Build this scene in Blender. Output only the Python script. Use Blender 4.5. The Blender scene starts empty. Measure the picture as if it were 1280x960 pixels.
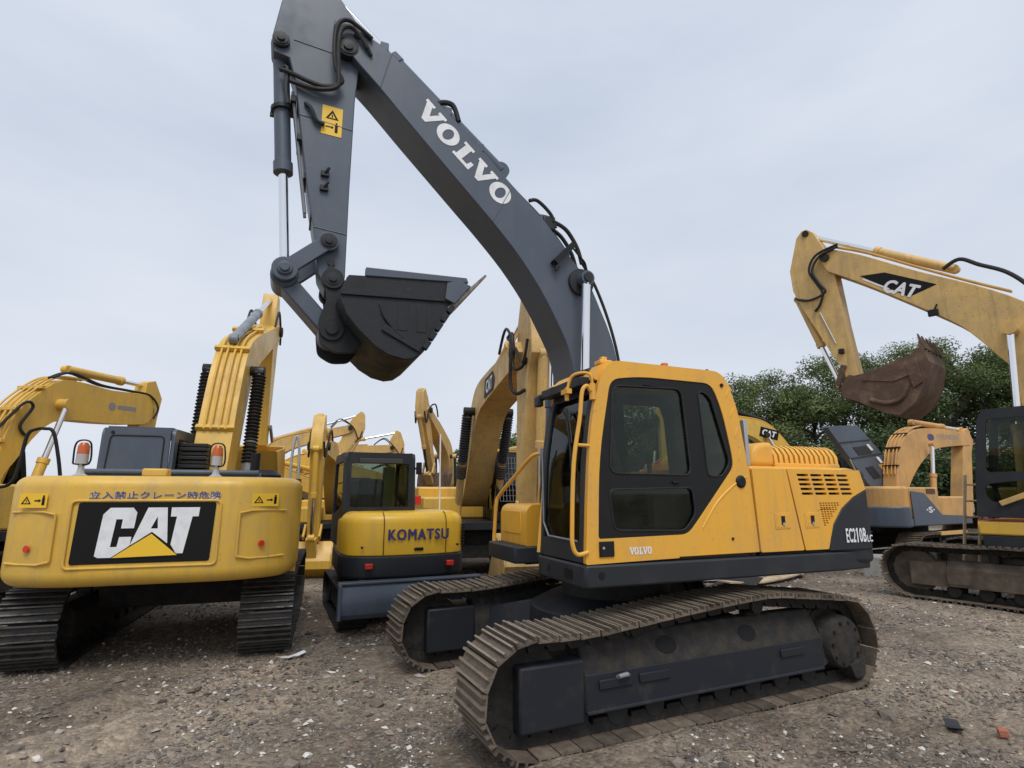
import bpy, bmesh, math, random
from mathutils import Vector, Matrix, noise
from mathutils.geometry import tessellate_polygon
R = math.radians
random.seed(7)
scn = bpy.context.scene
col = scn.collection

# ------------------------------------------------------------------ camera
CAM = Vector((3.8535, 5.4516, 1.9435))
yaw, pitch, FPX = -2.0103, 0.195, 690.0
fwd = Vector((math.cos(pitch)*math.cos(yaw), math.cos(pitch)*math.sin(yaw), math.sin(pitch)))
cd = bpy.data.cameras.new('camera'); cam = bpy.data.objects.new('camera', cd); col.objects.link(cam)
cam.location = CAM
cam.rotation_euler = fwd.to_track_quat('-Z', 'Y').to_euler()
cd.sensor_width = 36.0; cd.lens = 36.0*FPX/1280.0
cd.clip_start = 0.1; cd.clip_end = 3000
scn.camera = cam

# ------------------------------------------------------------------ sky, sun, exposure
SUN_EL, SUN_AZ = R(58), R(75)          # azimuth counted from +X towards +Y
w = bpy.data.worlds.new('World'); scn.world = w; w.use_nodes = True
nt = w.node_tree; N = nt.nodes; Lk = nt.links; N.clear()
out = N.new('ShaderNodeOutputWorld'); bg = N.new('ShaderNodeBackground'); bg.inputs[1].default_value = 0.12
sky = N.new('ShaderNodeTexSky'); sky.sky_type = 'NISHITA'; sky.sun_disc = False
sky.sun_elevation = SUN_EL; sky.sun_rotation = R(90) - SUN_AZ; sky.dust_density = 3.0; sky.air_density = 1.0
tc = N.new('ShaderNodeTexCoord'); mp = N.new('ShaderNodeMapping'); mp.inputs['Scale'].default_value = (1.0, 1.0, 3.2)
nz = N.new('ShaderNodeTexNoise'); nz.inputs['Scale'].default_value = 1.6; nz.inputs['Detail'].default_value = 5; nz.inputs['Roughness'].default_value = 0.5
cr = N.new('ShaderNodeValToRGB')
cr.color_ramp.elements[0].position = 0.30; cr.color_ramp.elements[0].color = (0.515, 0.585, 0.705, 1)
cr.color_ramp.elements[1].position = 0.68; cr.color_ramp.elements[1].color = (0.69, 0.745, 0.84, 1)
sc = N.new('ShaderNodeVectorMath'); sc.operation = 'SCALE'; sc.inputs['Scale'].default_value = 6.6
mx = N.new('ShaderNodeMixRGB'); mx.inputs[0].default_value = 0.93
Lk.new(tc.outputs['Generated'], mp.inputs[0]); Lk.new(mp.outputs[0], nz.inputs['Vector']); Lk.new(nz.outputs[0], cr.inputs[0])
sx_ = N.new('ShaderNodeSeparateXYZ'); gr = N.new('ShaderNodeMapRange'); gr.inputs[1].default_value = 0.0; gr.inputs[2].default_value = 0.65; gr.inputs[3].default_value = 0.55; gr.inputs[4].default_value = 0.0
hz = N.new('ShaderNodeMixRGB'); hz.inputs[2].default_value = (0.80, 0.82, 0.875, 1)
Lk.new(tc.outputs['Generated'], sx_.inputs[0]); Lk.new(sx_.outputs[2], gr.inputs[0]); Lk.new(gr.outputs[0], hz.inputs[0]); Lk.new(cr.outputs[0], hz.inputs[1]); Lk.new(hz.outputs[0], sc.inputs[0]); Lk.new(sky.outputs[0], mx.inputs[1]); Lk.new(sc.outputs[0], mx.inputs[2])
Lk.new(mx.outputs[0], bg.inputs[0]); Lk.new(bg.outputs[0], out.inputs[0])
sd = bpy.data.lights.new('sun', 'SUN'); sd.energy = 1.5; sd.angle = R(28); sd.color = (1.0, 0.97, 0.93)
sun = bpy.data.objects.new('sun', sd); col.objects.link(sun)
sun.rotation_euler = Vector((-math.cos(SUN_EL)*math.cos(SUN_AZ), -math.cos(SUN_EL)*math.sin(SUN_AZ), -math.sin(SUN_EL))).to_track_quat('-Z', 'Y').to_euler()
scn.view_settings.view_transform = 'Standard'; scn.view_settings.look = 'None'
scn.view_settings.gamma = 1.0; scn.view_settings.exposure = 0.42; scn.view_settings.use_curve_mapping = False
scn.render.engine = 'CYCLES'

# ------------------------------------------------------------------ materials
MATS = {}
def mat(name, c, rough=0.5, metal=0.0, c2=None, scale=3.0, lo=0.45, hi=0.7, bump=0.0, bscale=40.0, rnd=0.0, spec=0.5, fine=None, streak=None):
    """principled paint or metal; c2 is a second real colour (dust, rust, worn paint) laid on by noise"""
    m = bpy.data.materials.new(name); m.use_nodes = True
    n = m.node_tree.nodes; l = m.node_tree.links; b = n['Principled BSDF']
    b.inputs['Base Color'].default_value = (*c, 1); b.inputs['Roughness'].default_value = rough
    b.inputs['Metallic'].default_value = metal; b.inputs['Specular IOR Level'].default_value = spec
    tcn = n.new('ShaderNodeTexCoord')
    src = None
    if rnd:
        oi0 = n.new('ShaderNodeObjectInfo'); off = n.new('ShaderNodeVectorMath'); off.operation = 'SCALE'; off.inputs[0].default_value = (37.0, 61.0, 83.0)
        add = n.new('ShaderNodeVectorMath'); add.operation = 'ADD'; l.new(oi0.outputs['Random'], off.inputs['Scale']); l.new(tcn.outputs['Object'], add.inputs[0]); l.new(off.outputs[0], add.inputs[1]); co = add.outputs[0]
    else: co = tcn.outputs['Object']
    if c2 is not None:
        z = n.new('ShaderNodeTexNoise'); z.inputs['Scale'].default_value = scale; z.inputs['Detail'].default_value = 9; z.inputs['Roughness'].default_value = 0.65
        rp = n.new('ShaderNodeValToRGB'); rp.color_ramp.elements[0].position = lo; rp.color_ramp.elements[1].position = hi
        rp.color_ramp.elements[0].color = (*c, 1); rp.color_ramp.elements[1].color = (*c2, 1)
        l.new(co, z.inputs['Vector']); l.new(z.outputs[0], rp.inputs[0]); src = rp.outputs[0]
        rr = n.new('ShaderNodeMapRange'); rr.inputs[1].default_value = lo; rr.inputs[2].default_value = hi
        rr.inputs[3].default_value = rough; rr.inputs[4].default_value = min(0.95, rough+0.3)
        l.new(z.outputs[0], rr.inputs[0]); l.new(rr.outputs[0], b.inputs['Roughness'])
    if fine is not None:
        z2 = n.new('ShaderNodeTexNoise'); z2.inputs['Scale'].default_value = 26; z2.inputs['Detail'].default_value = 6
        rp2 = n.new('ShaderNodeValToRGB'); rp2.color_ramp.elements[0].position = 0.62; rp2.color_ramp.elements[1].position = 0.74
        rp2.color_ramp.elements[0].color = (0, 0, 0, 1); rp2.color_ramp.elements[1].color = (0.7, 0.7, 0.7, 1)
        mm = n.new('ShaderNodeMixRGB'); mm.inputs[1].default_value = (*c, 1); mm.inputs[2].default_value = (*fine, 1)
        l.new(co, z2.inputs['Vector']); l.new(z2.outputs[0], rp2.inputs[0]); l.new(rp2.outputs[0], mm.inputs[0])
        if src: l.new(src, mm.inputs[1])
        src = mm.outputs[0]
    if streak is not None:
        mpg = n.new('ShaderNodeMapping'); mpg.inputs['Scale'].default_value = (5.5, 5.5, 0.55); z3 = n.new('ShaderNodeTexNoise'); z3.inputs['Scale'].default_value = 1.6; z3.inputs['Detail'].default_value = 7; z3.inputs['Roughness'].default_value = 0.6
        r3 = n.new('ShaderNodeValToRGB'); r3.color_ramp.elements[0].position = 0.50; r3.color_ramp.elements[1].position = 0.78
        r3.color_ramp.elements[0].color = (0, 0, 0, 1); r3.color_ramp.elements[1].color = (0.55, 0.55, 0.55, 1)
        m3 = n.new('ShaderNodeMixRGB'); m3.inputs[1].default_value = (*c, 1); m3.inputs[2].default_value = (*streak, 1)
        l.new(co, mpg.inputs[0]); l.new(mpg.outputs[0], z3.inputs['Vector']); l.new(z3.outputs[0], r3.inputs[0]); l.new(r3.outputs[0], m3.inputs[0])
        if src: l.new(src, m3.inputs[1])
        src = m3.outputs[0]
    if rnd:
        oi = n.new('ShaderNodeObjectInfo'); mr = n.new('ShaderNodeMapRange'); mr.inputs[3].default_value = 1-rnd; mr.inputs[4].default_value = 1+rnd
        hs = n.new('ShaderNodeHueSaturation'); hs.inputs['Color'].default_value = (*c, 1)
        l.new(oi.outputs['Random'], mr.inputs[0]); l.new(mr.outputs[0], hs.inputs['Value'])
        if src: l.new(src, hs.inputs['Color'])
        src = hs.outputs[0]
    if src: l.new(src, b.inputs['Base Color'])
    if bump:
        zb = n.new('ShaderNodeTexNoise'); zb.inputs['Scale'].default_value = bscale; zb.inputs['Detail'].default_value = 6
        bp = n.new('ShaderNodeBump'); bp.inputs['Strength'].default_value = bump; bp.inputs['Distance'].default_value = 0.01
        l.new(co, zb.inputs['Vector']); l.new(zb.outputs[0], bp.inputs['Height']); l.new(bp.outputs[0], b.inputs['Normal'])
    MATS[name] = m
    return m
DUST = (0.20, 0.165, 0.12)
mat('volvo_yellow', (0.80, 0.405, 0.042), 0.34, c2=(0.69, 0.37, 0.07), scale=1.7, lo=0.46, hi=0.74, bump=0.05, bscale=4, fine=(0.50, 0.29, 0.10), streak=(0.52, 0.31, 0.11))
mat('cat_yellow', (0.70, 0.425, 0.06), 0.36, c2=(0.56, 0.36, 0.09), scale=1.5, lo=0.44, hi=0.74, bump=0.05, bscale=4, fine=(0.38, 0.26, 0.10), streak=(0.36, 0.26, 0.12))
mat('cast_yellow', (0.70, 0.425, 0.06), 0.36, c2=(0.56, 0.365, 0.09), scale=1.2, lo=0.44, hi=0.74, bump=0.28, bscale=7, fine=(0.46, 0.31, 0.11), streak=(0.42, 0.29, 0.12))
mat('faded_yellow', (0.66, 0.41, 0.12), 0.5, c2=(0.47, 0.32, 0.14), scale=1.6, lo=0.42, hi=0.72, fine=(0.22, 0.13, 0.06), streak=(0.28, 0.19, 0.10))
mat('worn_yellow', (0.66, 0.43, 0.14), 0.5, c2=(0.46, 0.32, 0.15), scale=2.0, lo=0.42, hi=0.7, fine=(0.20, 0.11, 0.05), streak=(0.26, 0.17, 0.09))
mat('komatsu_yellow', (0.86, 0.51, 0.035), 0.3, c2=(0.74, 0.45, 0.06), scale=2, lo=0.46, hi=0.76, bump=0.04, bscale=5, fine=(0.55, 0.38, 0.10), streak=(0.56, 0.38, 0.09))
mat('orange_paint', (0.62, 0.34, 0.10), 0.5, c2=(0.44, 0.27, 0.12), scale=1.6, lo=0.42, hi=0.7, fine=(0.22, 0.14, 0.08), streak=(0.26, 0.17, 0.10))
mat('red_orange_paint', (0.62, 0.16, 0.05), 0.5, c2=(0.45, 0.14, 0.06), scale=1.6)
mat('slate_paint', (0.068, 0.089, 0.122), 0.40, c2=(0.082, 0.102, 0.132), scale=1.3, lo=0.45, hi=0.7, bump=0.04, bscale=6, fine=(0.11, 0.12, 0.135), streak=(0.105, 0.115, 0.13))
mat('dark_slate', (0.020, 0.023, 0.028), 0.5, spec=0.35, c2=(0.040, 0.039, 0.037), scale=2, lo=0.5, hi=0.75, bump=0.05, bscale=12)
mat('frame_slate', (0.016, 0.019, 0.025), 0.5, spec=0.35, c2=(0.05, 0.042, 0.033), scale=3.5, lo=0.55, hi=0.78, bump=0.08, bscale=14)
mat('frame_muddy', (0.020, 0.020, 0.021), 0.75, spec=0.3, c2=(0.060, 0.049, 0.037), scale=9, lo=0.38, hi=0.75, bump=0.5, bscale=30)
mat('black_paint', (0.008, 0.0085, 0.009), 0.45, spec=0.3, c2=(0.014, 0.014, 0.014), scale=3)
mat('rubber', (0.011, 0.011, 0.012), 0.6, c2=(0.03, 0.027, 0.023), scale=4)
mat('dark_iron', (0.016, 0.015, 0.014), 0.65, spec=0.3, c2=(0.045, 0.037, 0.029), scale=8, bump=0.3)
mat('shoe_steel', (0.115, 0.090, 0.067), 0.62, 0.25, c2=(0.19, 0.152, 0.115), scale=9, lo=0.4, hi=0.7, bump=0.6, bscale=45, rnd=0.38, fine=(0.05, 0.038, 0.03))
mat('shoe_dark', (0.030, 0.029, 0.029), 0.5, 0.4, c2=(0.075, 0.066, 0.056), scale=8, lo=0.42, hi=0.7, bump=0.4, bscale=60, rnd=0.25)
mat('shoe_rusty', (0.085, 0.066, 0.050), 0.75, 0.1, c2=(0.17, 0.135, 0.10), scale=7, lo=0.4, hi=0.7, bump=0.5, bscale=50, rnd=0.25)
mat('shoe_steel_worn', (0.30, 0.25, 0.19), 0.5, 0.3, c2=(0.20, 0.16, 0.12), scale=12)  # grouser tops of all three shoes: wear plus metal highlights painted into the colour
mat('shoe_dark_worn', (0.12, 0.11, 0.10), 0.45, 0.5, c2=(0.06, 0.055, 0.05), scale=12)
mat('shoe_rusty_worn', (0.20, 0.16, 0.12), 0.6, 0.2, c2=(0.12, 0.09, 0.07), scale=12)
mat('bucket_black', (0.015, 0.017, 0.020), 0.55, spec=0.35, c2=(0.024, 0.025, 0.027), scale=4, lo=0.45, hi=0.7, bump=0.2, bscale=18, fine=(0.04, 0.04, 0.04))
mat('bucket_rust', (0.095, 0.055, 0.036), 0.8, c2=(0.20, 0.125, 0.08), scale=3.5, lo=0.45, hi=0.72, bump=0.6, bscale=16, fine=(0.03, 0.02, 0.017))
mat('worn_steel', (0.26, 0.23, 0.20), 0.5, 0.4, c2=(0.15, 0.12, 0.10), scale=6)
mat('chrome', (0.82, 0.82, 0.83), 0.12, 1.0)
mat('galvanised', (0.45, 0.46, 0.47), 0.45, 0.5)
mat('grey_cylinder', (0.21, 0.23, 0.25), 0.4, c2=(0.15, 0.16, 0.17), scale=3)
mat('white_print', (0.80, 0.81, 0.82), 0.5, c2=(0.66, 0.67, 0.68), scale=8)
mat('yellow_print', (0.84, 0.52, 0.03), 0.5)
mat('black_print', (0.008, 0.008, 0.008), 0.6, spec=0.2)
mat('blue_print', (0.055, 0.045, 0.16), 0.5)
mat('faded_print', (0.26, 0.25, 0.26), 0.6)
mat('red_plastic', (0.62, 0.035, 0.02), 0.3)
mat('dark_red', (0.25, 0.03, 0.03), 0.5)
mat('frame_dusty', (0.085, 0.068, 0.052), 0.85, spec=0.2, c2=(0.17, 0.135, 0.10), scale=4, lo=0.38, hi=0.7, bump=0.4, bscale=26)
mat('amber_lens', (0.50, 0.11, 0.025), 0.25)
mat('clear_lens', (0.40, 0.40, 0.41), 0.2)
mat('cab_inside', (0.055, 0.056, 0.055), 0.8)
mat('seat_fabric', (0.075, 0.078, 0.085), 0.9)
mat('seat_cover', (0.55, 0.53, 0.20), 0.85)
mat('wood', (0.50, 0.40, 0.26), 0.8, c2=(0.30, 0.21, 0.12), scale=5, bump=0.3)
mat('concrete', (0.42, 0.41, 0.38), 0.9, c2=(0.33, 0.32, 0.29), scale=6, bump=0.4)
mat('pale_stone', (0.62, 0.59, 0.53), 0.8, c2=(0.45, 0.42, 0.37), scale=20, rnd=0.25)
mat('brown_stone', (0.17, 0.14, 0.115), 0.9, c2=(0.26, 0.22, 0.18), scale=14, bump=0.4, rnd=0.3)
mat('brick_red', (0.36, 0.13, 0.075), 0.9, c2=(0.28, 0.12, 0.08), scale=14, bump=0.5, rnd=0.25)
mat('black_plastic', (0.02, 0.021, 0.025), 0.45)
mat('bark', (0.055, 0.043, 0.032), 0.9, c2=(0.09, 0.075, 0.06), scale=6, bump=0.5)

def glass_mat(name, tint, refl=1.0):
    m = bpy.data.materials.new(name); m.use_nodes = True; n = m.node_tree.nodes; l = m.node_tree.links; n.clear()
    o = n.new('ShaderNodeOutputMaterial'); t = n.new('ShaderNodeBsdfTransparent'); t.inputs[0].default_value = (*tint, 1)
    g = n.new('ShaderNodeBsdfGlossy'); g.inputs['Roughness'].default_value = 0.03; g.inputs[0].default_value = (0.9, 0.95, 0.95, 1)
    f = n.new('ShaderNodeFresnel'); f.inputs[0].default_value = 1.33; x = n.new('ShaderNodeMixShader')
    d = n.new('ShaderNodeBsdfDiffuse'); d.inputs[0].default_value = (0.16, 0.15, 0.12, 1); x2 = n.new('ShaderNodeMixShader')
    tcn = n.new('ShaderNodeTexCoord'); z = n.new('ShaderNodeTexNoise'); z.inputs['Scale'].default_value = 5; z.inputs['Detail'].default_value = 8
    mr = n.new('ShaderNodeMapRange'); mr.inputs[1].default_value = 0.4; mr.inputs[2].default_value = 0.8; mr.inputs[3].default_value = 0.0; mr.inputs[4].default_value = 0.09
    l.new(tcn.outputs['Object'], z.inputs['Vector']); l.new(z.outputs[0], mr.inputs[0]); l.new(mr.outputs[0], x2.inputs[0])
    l.new(t.outputs[0], x2.inputs[1]); l.new(d.outputs[0], x2.inputs[2])
    l.new(f.outputs[0], x.inputs[0]); l.new(x2.outputs[0], x.inputs[1]); l.new(g.outputs[0], x.inputs[2]); l.new(x.outputs[0], o.inputs[0])
    MATS[name] = m
glass_mat('cab_glass', (0.66, 0.71, 0.64))
glass_mat('dark_glass', (0.20, 0.22, 0.21))

def leaf_mat(name, a, b):
    m = bpy.data.materials.new(name); m.use_nodes = True; n = m.node_tree.nodes; l = m.node_tree.links; p = n['Principled BSDF']
    g = n.new('ShaderNodeNewGeometry'); rp = n.new('ShaderNodeValToRGB')
    rp.color_ramp.elements[0].color = (*a, 1); rp.color_ramp.elements[1].color = (*b, 1)
    l.new(g.outputs['Random Per Island'], rp.inputs[0]); l.new(rp.outputs[0], p.inputs['Base Color']); p.inputs['Roughness'].default_value = 0.7; p.inputs['Specular IOR Level'].default_value = 0.15
    tr = n.new('ShaderNodeBsdfTranslucent'); mxs = n.new('ShaderNodeMixShader'); mxs.inputs[0].default_value = 0.3
    l.new(rp.outputs[0], tr.inputs[0]); l.new(p.outputs[0], mxs.inputs[1]); l.new(tr.outputs[0], mxs.inputs[2])
    l.new(mxs.outputs[0], n['Material Output'].inputs[0]); MATS[name] = m
leaf_mat('leaf_a', (0.098, 0.138, 0.054), (0.165, 0.212, 0.085))
leaf_mat('leaf_b', (0.125, 0.162, 0.060), (0.20, 0.24, 0.098))
leaf_mat('leaf_c', (0.072, 0.108, 0.048), (0.125, 0.168, 0.074))

def gravel_mat():
    m = bpy.data.materials.new('gravel'); m.use_nodes = True; n = m.node_tree.nodes; l = m.node_tree.links; p = n['Principled BSDF']
    g = n.new('ShaderNodeNewGeometry'); rp = n.new('ShaderNodeValToRGB'); rp.color_ramp.interpolation = 'CONSTANT'
    e = rp.color_ramp.elements; e[0].position = 0; e[0].color = (0.135, 0.113, 0.092, 1); e[1].position = 0.25; e[1].color = (0.195, 0.163, 0.132, 1)
    for ps, c in ((0.45, (0.21, 0.18, 0.15)), (0.62, (0.085, 0.075, 0.068)), (0.76, (0.25, 0.215, 0.18)), (0.875, (0.19, 0.11, 0.082)), (0.90, (0.34, 0.31, 0.27)), (0.948, (0.62, 0.59, 0.53))):
        k = e.new(ps); k.color = (*c, 1)
    l.new(g.outputs['Random Per Island'], rp.inputs[0]); l.new(rp.outputs[0], p.inputs['Base Color']); p.inputs['Roughness'].default_value = 0.85
    MATS['gravel'] = m
gravel_mat()
def ground_mat():
    m = bpy.data.materials.new('rubble_earth'); m.use_nodes = True; n = m.node_tree.nodes; l = m.node_tree.links; p = n['Principled BSDF']
    t = n.new('ShaderNodeTexCoord')
    def ns(s, d=8, r=0.6):
        z = n.new('ShaderNodeTexNoise'); z.inputs['Scale'].default_value = s; z.inputs['Detail'].default_value = d; z.inputs['Roughness'].default_value = r
        l.new(t.outputs['Object'], z.inputs['Vector']); return z
    a = ns(0.35); rp = n.new('ShaderNodeValToRGB'); rp.color_ramp.elements[0].position = 0.40; rp.color_ramp.elements[1].position = 0.60
    rp.color_ramp.elements[0].color = (0.138, 0.108, 0.080, 1); rp.color_ramp.elements[1].color = (0.335, 0.272, 0.205, 1); l.new(a.outputs[0], rp.inputs[0])
    b = ns(9, 10, 0.7); r2 = n.new('ShaderNodeValToRGB'); r2.color_ramp.elements[0].position = 0.3; r2.color_ramp.elements[1].position = 0.72
    r2.color_ramp.elements[0].color = (0.55, 0.55, 0.55, 1); r2.color_ramp.elements[1].color = (1.4, 1.37, 1.33, 1); l.new(b.outputs[0], r2.inputs[0])
    mu = n.new('ShaderNodeMixRGB'); mu.blend_type = 'MULTIPLY'; mu.inputs[0].default_value = 1; l.new(rp.outputs[0], mu.inputs[1]); l.new(r2.outputs[0], mu.inputs[2])
    v = n.new('ShaderNodeTexVoronoi'); v.inputs['Scale'].default_value = 26; l.new(t.outputs['Object'], v.inputs['Vector'])
    hs = n.new('ShaderNodeMapRange'); hs.inputs[1].default_value = 0; hs.inputs[2].default_value = 1; hs.inputs[3].default_value = 0.72; hs.inputs[4].default_value = 1.3
    sep = n.new('ShaderNodeSeparateColor'); l.new(v.outputs['Color'], sep.inputs[0]); l.new(sep.outputs[0], hs.inputs[0])
    hv = n.new('ShaderNodeHueSaturation'); l.new(mu.outputs[0], hv.inputs['Color']); l.new(hs.outputs[0], hv.inputs['Value'])
    # far stones as flecks of pale and brick colour
    v2 = n.new('ShaderNodeTexVoronoi'); v2.inputs['Scale'].default_value = 11; l.new(t.outputs['Object'], v2.inputs['Vector'])
    sp2 = n.new('ShaderNodeSeparateColor'); l.new(v2.outputs['Color'], sp2.inputs[0])
    c1 = n.new('ShaderNodeMath'); c1.operation = 'LESS_THAN'; c1.inputs[1].default_value = 0.16; l.new(v2.outputs['Distance'], c1.inputs[0])
    c2 = n.new('ShaderNodeMath'); c2.operation = 'GREATER_THAN'; c2.inputs[1].default_value = 0.72; l.new(sp2.outputs[0], c2.inputs[0])
    c3 = n.new('ShaderNodeMath'); c3.operation = 'MULTIPLY'; l.new(c1.outputs[0], c3.inputs[0]); l.new(c2.outputs[0], c3.inputs[1])
    mxx = n.new('ShaderNodeMixRGB'); mxx.inputs[2].default_value = (0.34, 0.31, 0.27, 1); l.new(c3.outputs[0], mxx.inputs[0]); l.new(hv.outputs[0], mxx.inputs[1])
    l.new(mxx.outputs[0], p.inputs['Base Color']); p.inputs['Roughness'].default_value = 0.9
    bb = ns(30, 8, 0.7); ad = n.new('ShaderNodeMath'); ad.operation = 'SUBTRACT'; l.new(bb.outputs[0], ad.inputs[0]); l.new(v.outputs['Distance'], ad.inputs[1])
    bp = n.new('ShaderNodeBump'); bp.inputs['Strength'].default_value = 0.9; bp.inputs['Distance'].default_value = 0.03
    l.new(ad.outputs[0], bp.inputs['Height']); l.new(bp.outputs[0], p.inputs['Normal']); MATS['rubble_earth'] = m
ground_mat()

# ------------------------------------------------------------------ geometry helpers
class B:
    """collects boxes, prisms, tubes and plates; one B becomes one mesh"""
    def __init__(s): s.v = []; s.f = []
    def add(s, v, f):
        o = len(s.v); s.v += [tuple(p) for p in v]; s.f += [tuple(i+o for i in q) for q in f]; return s
    def box(s, x0, x1, y0, y1, z0, z1):
        return s.add([(x0,y0,z0),(x1,y0,z0),(x1,y1,z0),(x0,y1,z0),(x0,y0,z1),(x1,y0,z1),(x1,y1,z1),(x0,y1,z1)],
                     [(0,3,2,1),(4,5,6,7),(0,1,5,4),(1,2,6,5),(2,3,7,6),(3,0,4,7)])
    def prism(s, pts, a0, a1, ax='y'):
        """polygon pts extruded along an axis; pts are the two other coordinates in order"""
        n = len(pts)
        def q(p, a): return {'y': (p[0], a, p[1]), 'x': (a, p[0], p[1]), 'z': (p[0], p[1], a)}[ax]
        v = [q(p, a0) for p in pts] + [q(p, a1) for p in pts]
        tri = tessellate_polygon([[Vector((p[0], p[1], 0)) for p in pts]])
        f = [tuple(t) for t in tri] + [tuple(i+n for i in reversed(t)) for t in tri]
        if len(pts) <= 4 or ax == 'z': f = [tuple(range(n)), tuple(range(2*n-1, n-1, -1))]
        f += [(i, (i+1) % n, (i+1) % n + n, i+n) for i in range(n)]
        return s.add(v, f)
    def plate(s, outer, holes, a0, a1, ax='y'):
        """flat plate with openings"""
        loops = [outer] + list(holes); flat = [p for lp in loops for p in lp]; n = len(flat)
        def q(p, a): return {'y': (p[0], a, p[1]), 'x': (a, p[0], p[1]), 'z': (p[0], p[1], a)}[ax]
        tri = tessellate_polygon([[Vector((p[0], p[1], 0)) for p in lp] for lp in loops])
        v = [q(p, a0) for p in flat] + [q(p, a1) for p in flat]
        f = [tuple(t) for t in tri] + [tuple(i+n for i in reversed(t)) for t in tri]; o = 0
        for lp in loops:
            m = len(lp); f += [(o+i, o+(i+1) % m, o+(i+1) % m+n, o+i+n) for i in range(m)]; o += m
        return s.add(v, f)
    def loft(s, plan, z0, z1, rt, rb, n=6):
        """plan outline raised from z0 to z1 with rounded rims (radius rt above, rb below)"""
        k = len(plan); P = [Vector((p[0], p[1])) for p in plan]
        area = sum(P[i].x*P[(i+1) % k].y-P[(i+1) % k].x*P[i].y for i in range(k)); sg = 1 if area > 0 else -1; nrm = []
        for i in range(k):
            t = (P[(i+1) % k]-P[i-1]).normalized(); nrm.append(Vector((-t.y, t.x))*sg)
        rings = []
        for j in range(n+1):
            a = math.pi/2*(1-j/n); rings.append((rb*(1-math.cos(a)), z0+rb*(1-math.sin(a))))
        for j in range(n+1):
            a = math.pi/2*j/n; rings.append((rt*(1-math.cos(a)), z1-rt*(1-math.sin(a))))
        v = []; f = []
        for ins, z in rings: v += [(P[i].x+nrm[i].x*ins, P[i].y+nrm[i].y*ins, z) for i in range(k)]
        for r_ in range(len(rings)-1):
            f += [(r_*k+i, r_*k+(i+1) % k, (r_+1)*k+(i+1) % k, (r_+1)*k+i) for i in range(k)]
        f += [tuple(range(k)), tuple(range((len(rings)-1)*k, len(rings)*k))]
        return s.add(v, f)
    def tube(s, pts, r, n=8, cap=True):
        P = [Vector(p) for p in pts]; k = len(P); rr = r if isinstance(r, (list, tuple)) else [r]*k
        up = Vector((0.13, 0.21, 0.97)); v = []; prev = None
        for i, p in enumerate(P):
            t = ((P[min(i+1, k-1)]-p).normalized() + (p-P[max(i-1, 0)]).normalized())
            if t.length < 1e-6: t = P[min(i+1, k-1)]-P[max(i-1, 0)]
            t.normalize()
            a = prev if prev is not None else t.cross(up)
            a = (a - t*a.dot(t))
            if a.length < 1e-5: a = t.cross(Vector((1, 0, 0)))
            a.normalize(); prev = a; b = t.cross(a)
            v += [p + (a*math.cos(2*math.pi*j/n) + b*math.sin(2*math.pi*j/n))*rr[i] for j in range(n)]
        f = [(i*n+j, i*n+(j+1) % n, (i+1)*n+(j+1) % n, (i+1)*n+j) for i in range(k-1) for j in range(n)]
        if cap: f += [tuple(range(n-1, -1, -1)), tuple(range((k-1)*n, k*n))]
        return s.add(v, f)
    def cyl(s, p0, p1, r, n=16): return s.tube([p0, p1], r, n)
    def ycyl(s, x, z, y0, y1, r, n=16): return s.tube([(x, y0, z), (x, y1, z)], r, n)
    def bar(s, p0, p1, wy, h):
        """rectangular bar between two points of one XZ plane, wy = half width in y"""
        a = Vector(p0); b = Vector(p1); t = (b-a).normalized(); nn = Vector((-t.z, 0, t.x))*h
        if nn.length < 1e-6: nn = Vector((h, 0, 0))
        yv = Vector((0, wy, 0)); v = []
        for p in (a, b): v += [p-nn-yv, p+nn-yv, p+nn+yv, p-nn+yv]
        return s.add(v, [(0,1,2,3),(7,6,5,4),(0,4,5,1),(1,5,6,2),(2,6,7,3),(3,7,4,0)])
def rnd_poly(pts, r, n=4):
    o = []; k = len(pts); rs = r if isinstance(r, (list, tuple)) else [r]*k
    for i in range(k):
        p = Vector(pts[i]); a = Vector(pts[i-1]); b = Vector(pts[(i+1) % k]); q = rs[i]
        if q <= 0: o.append(tuple(p)); continue
        d1 = min(q, (a-p).length*0.48); d2 = min(q, (b-p).length*0.48)
        s = p+(a-p).normalized()*d1; e = p+(b-p).normalized()*d2
        for j in range(n+1):
            t = j/n; o.append(tuple(s*(1-t)**2 + p*2*t*(1-t) + e*t*t))
    return o
def spline(pts, n=6):
    P = [Vector(p) for p in pts]; o = []
    for i in range(len(P)-1):
        a, b, c, d = P[max(i-1, 0)], P[i], P[i+1], P[min(i+2, len(P)-1)]
        for j in range(n):
            t = j/n; o.append(tuple(0.5*((2*b)+(c-a)*t+(2*a-5*b+4*c-d)*t*t+(3*b-a-3*c+d)*t**3)))
    o.append(tuple(P[-1])); return o
def mesh(name, b, m, smooth=35):
    me = bpy.data.meshes.new(name); me.from_pydata(b.v, [], b.f)
    bm = bmesh.new(); bm.from_mesh(me); bmesh.ops.recalc_face_normals(bm, faces=bm.faces); bm.to_mesh(me); bm.free()
    me.materials.append(MATS[m])
    if smooth:
        me.shade_smooth(); me.set_sharp_from_angle(angle=R(smooth))
    return me
def part(name, b, m, parent=None, bevel=0.0, seg=2, rz=0.0, smooth=35):
    o = bpy.data.objects.new(name, mesh(name, b, m, smooth) if isinstance(b, B) else b); col.objects.link(o)
    if parent: o.parent = parent
    if rz: o.rotation_euler.z = rz
    if bevel:
        k = o.modifiers.new('edge', 'BEVEL'); k.width = bevel; k.segments = seg; k.limit_method = 'ANGLE'; k.angle_limit = R(32)
    return o
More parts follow.
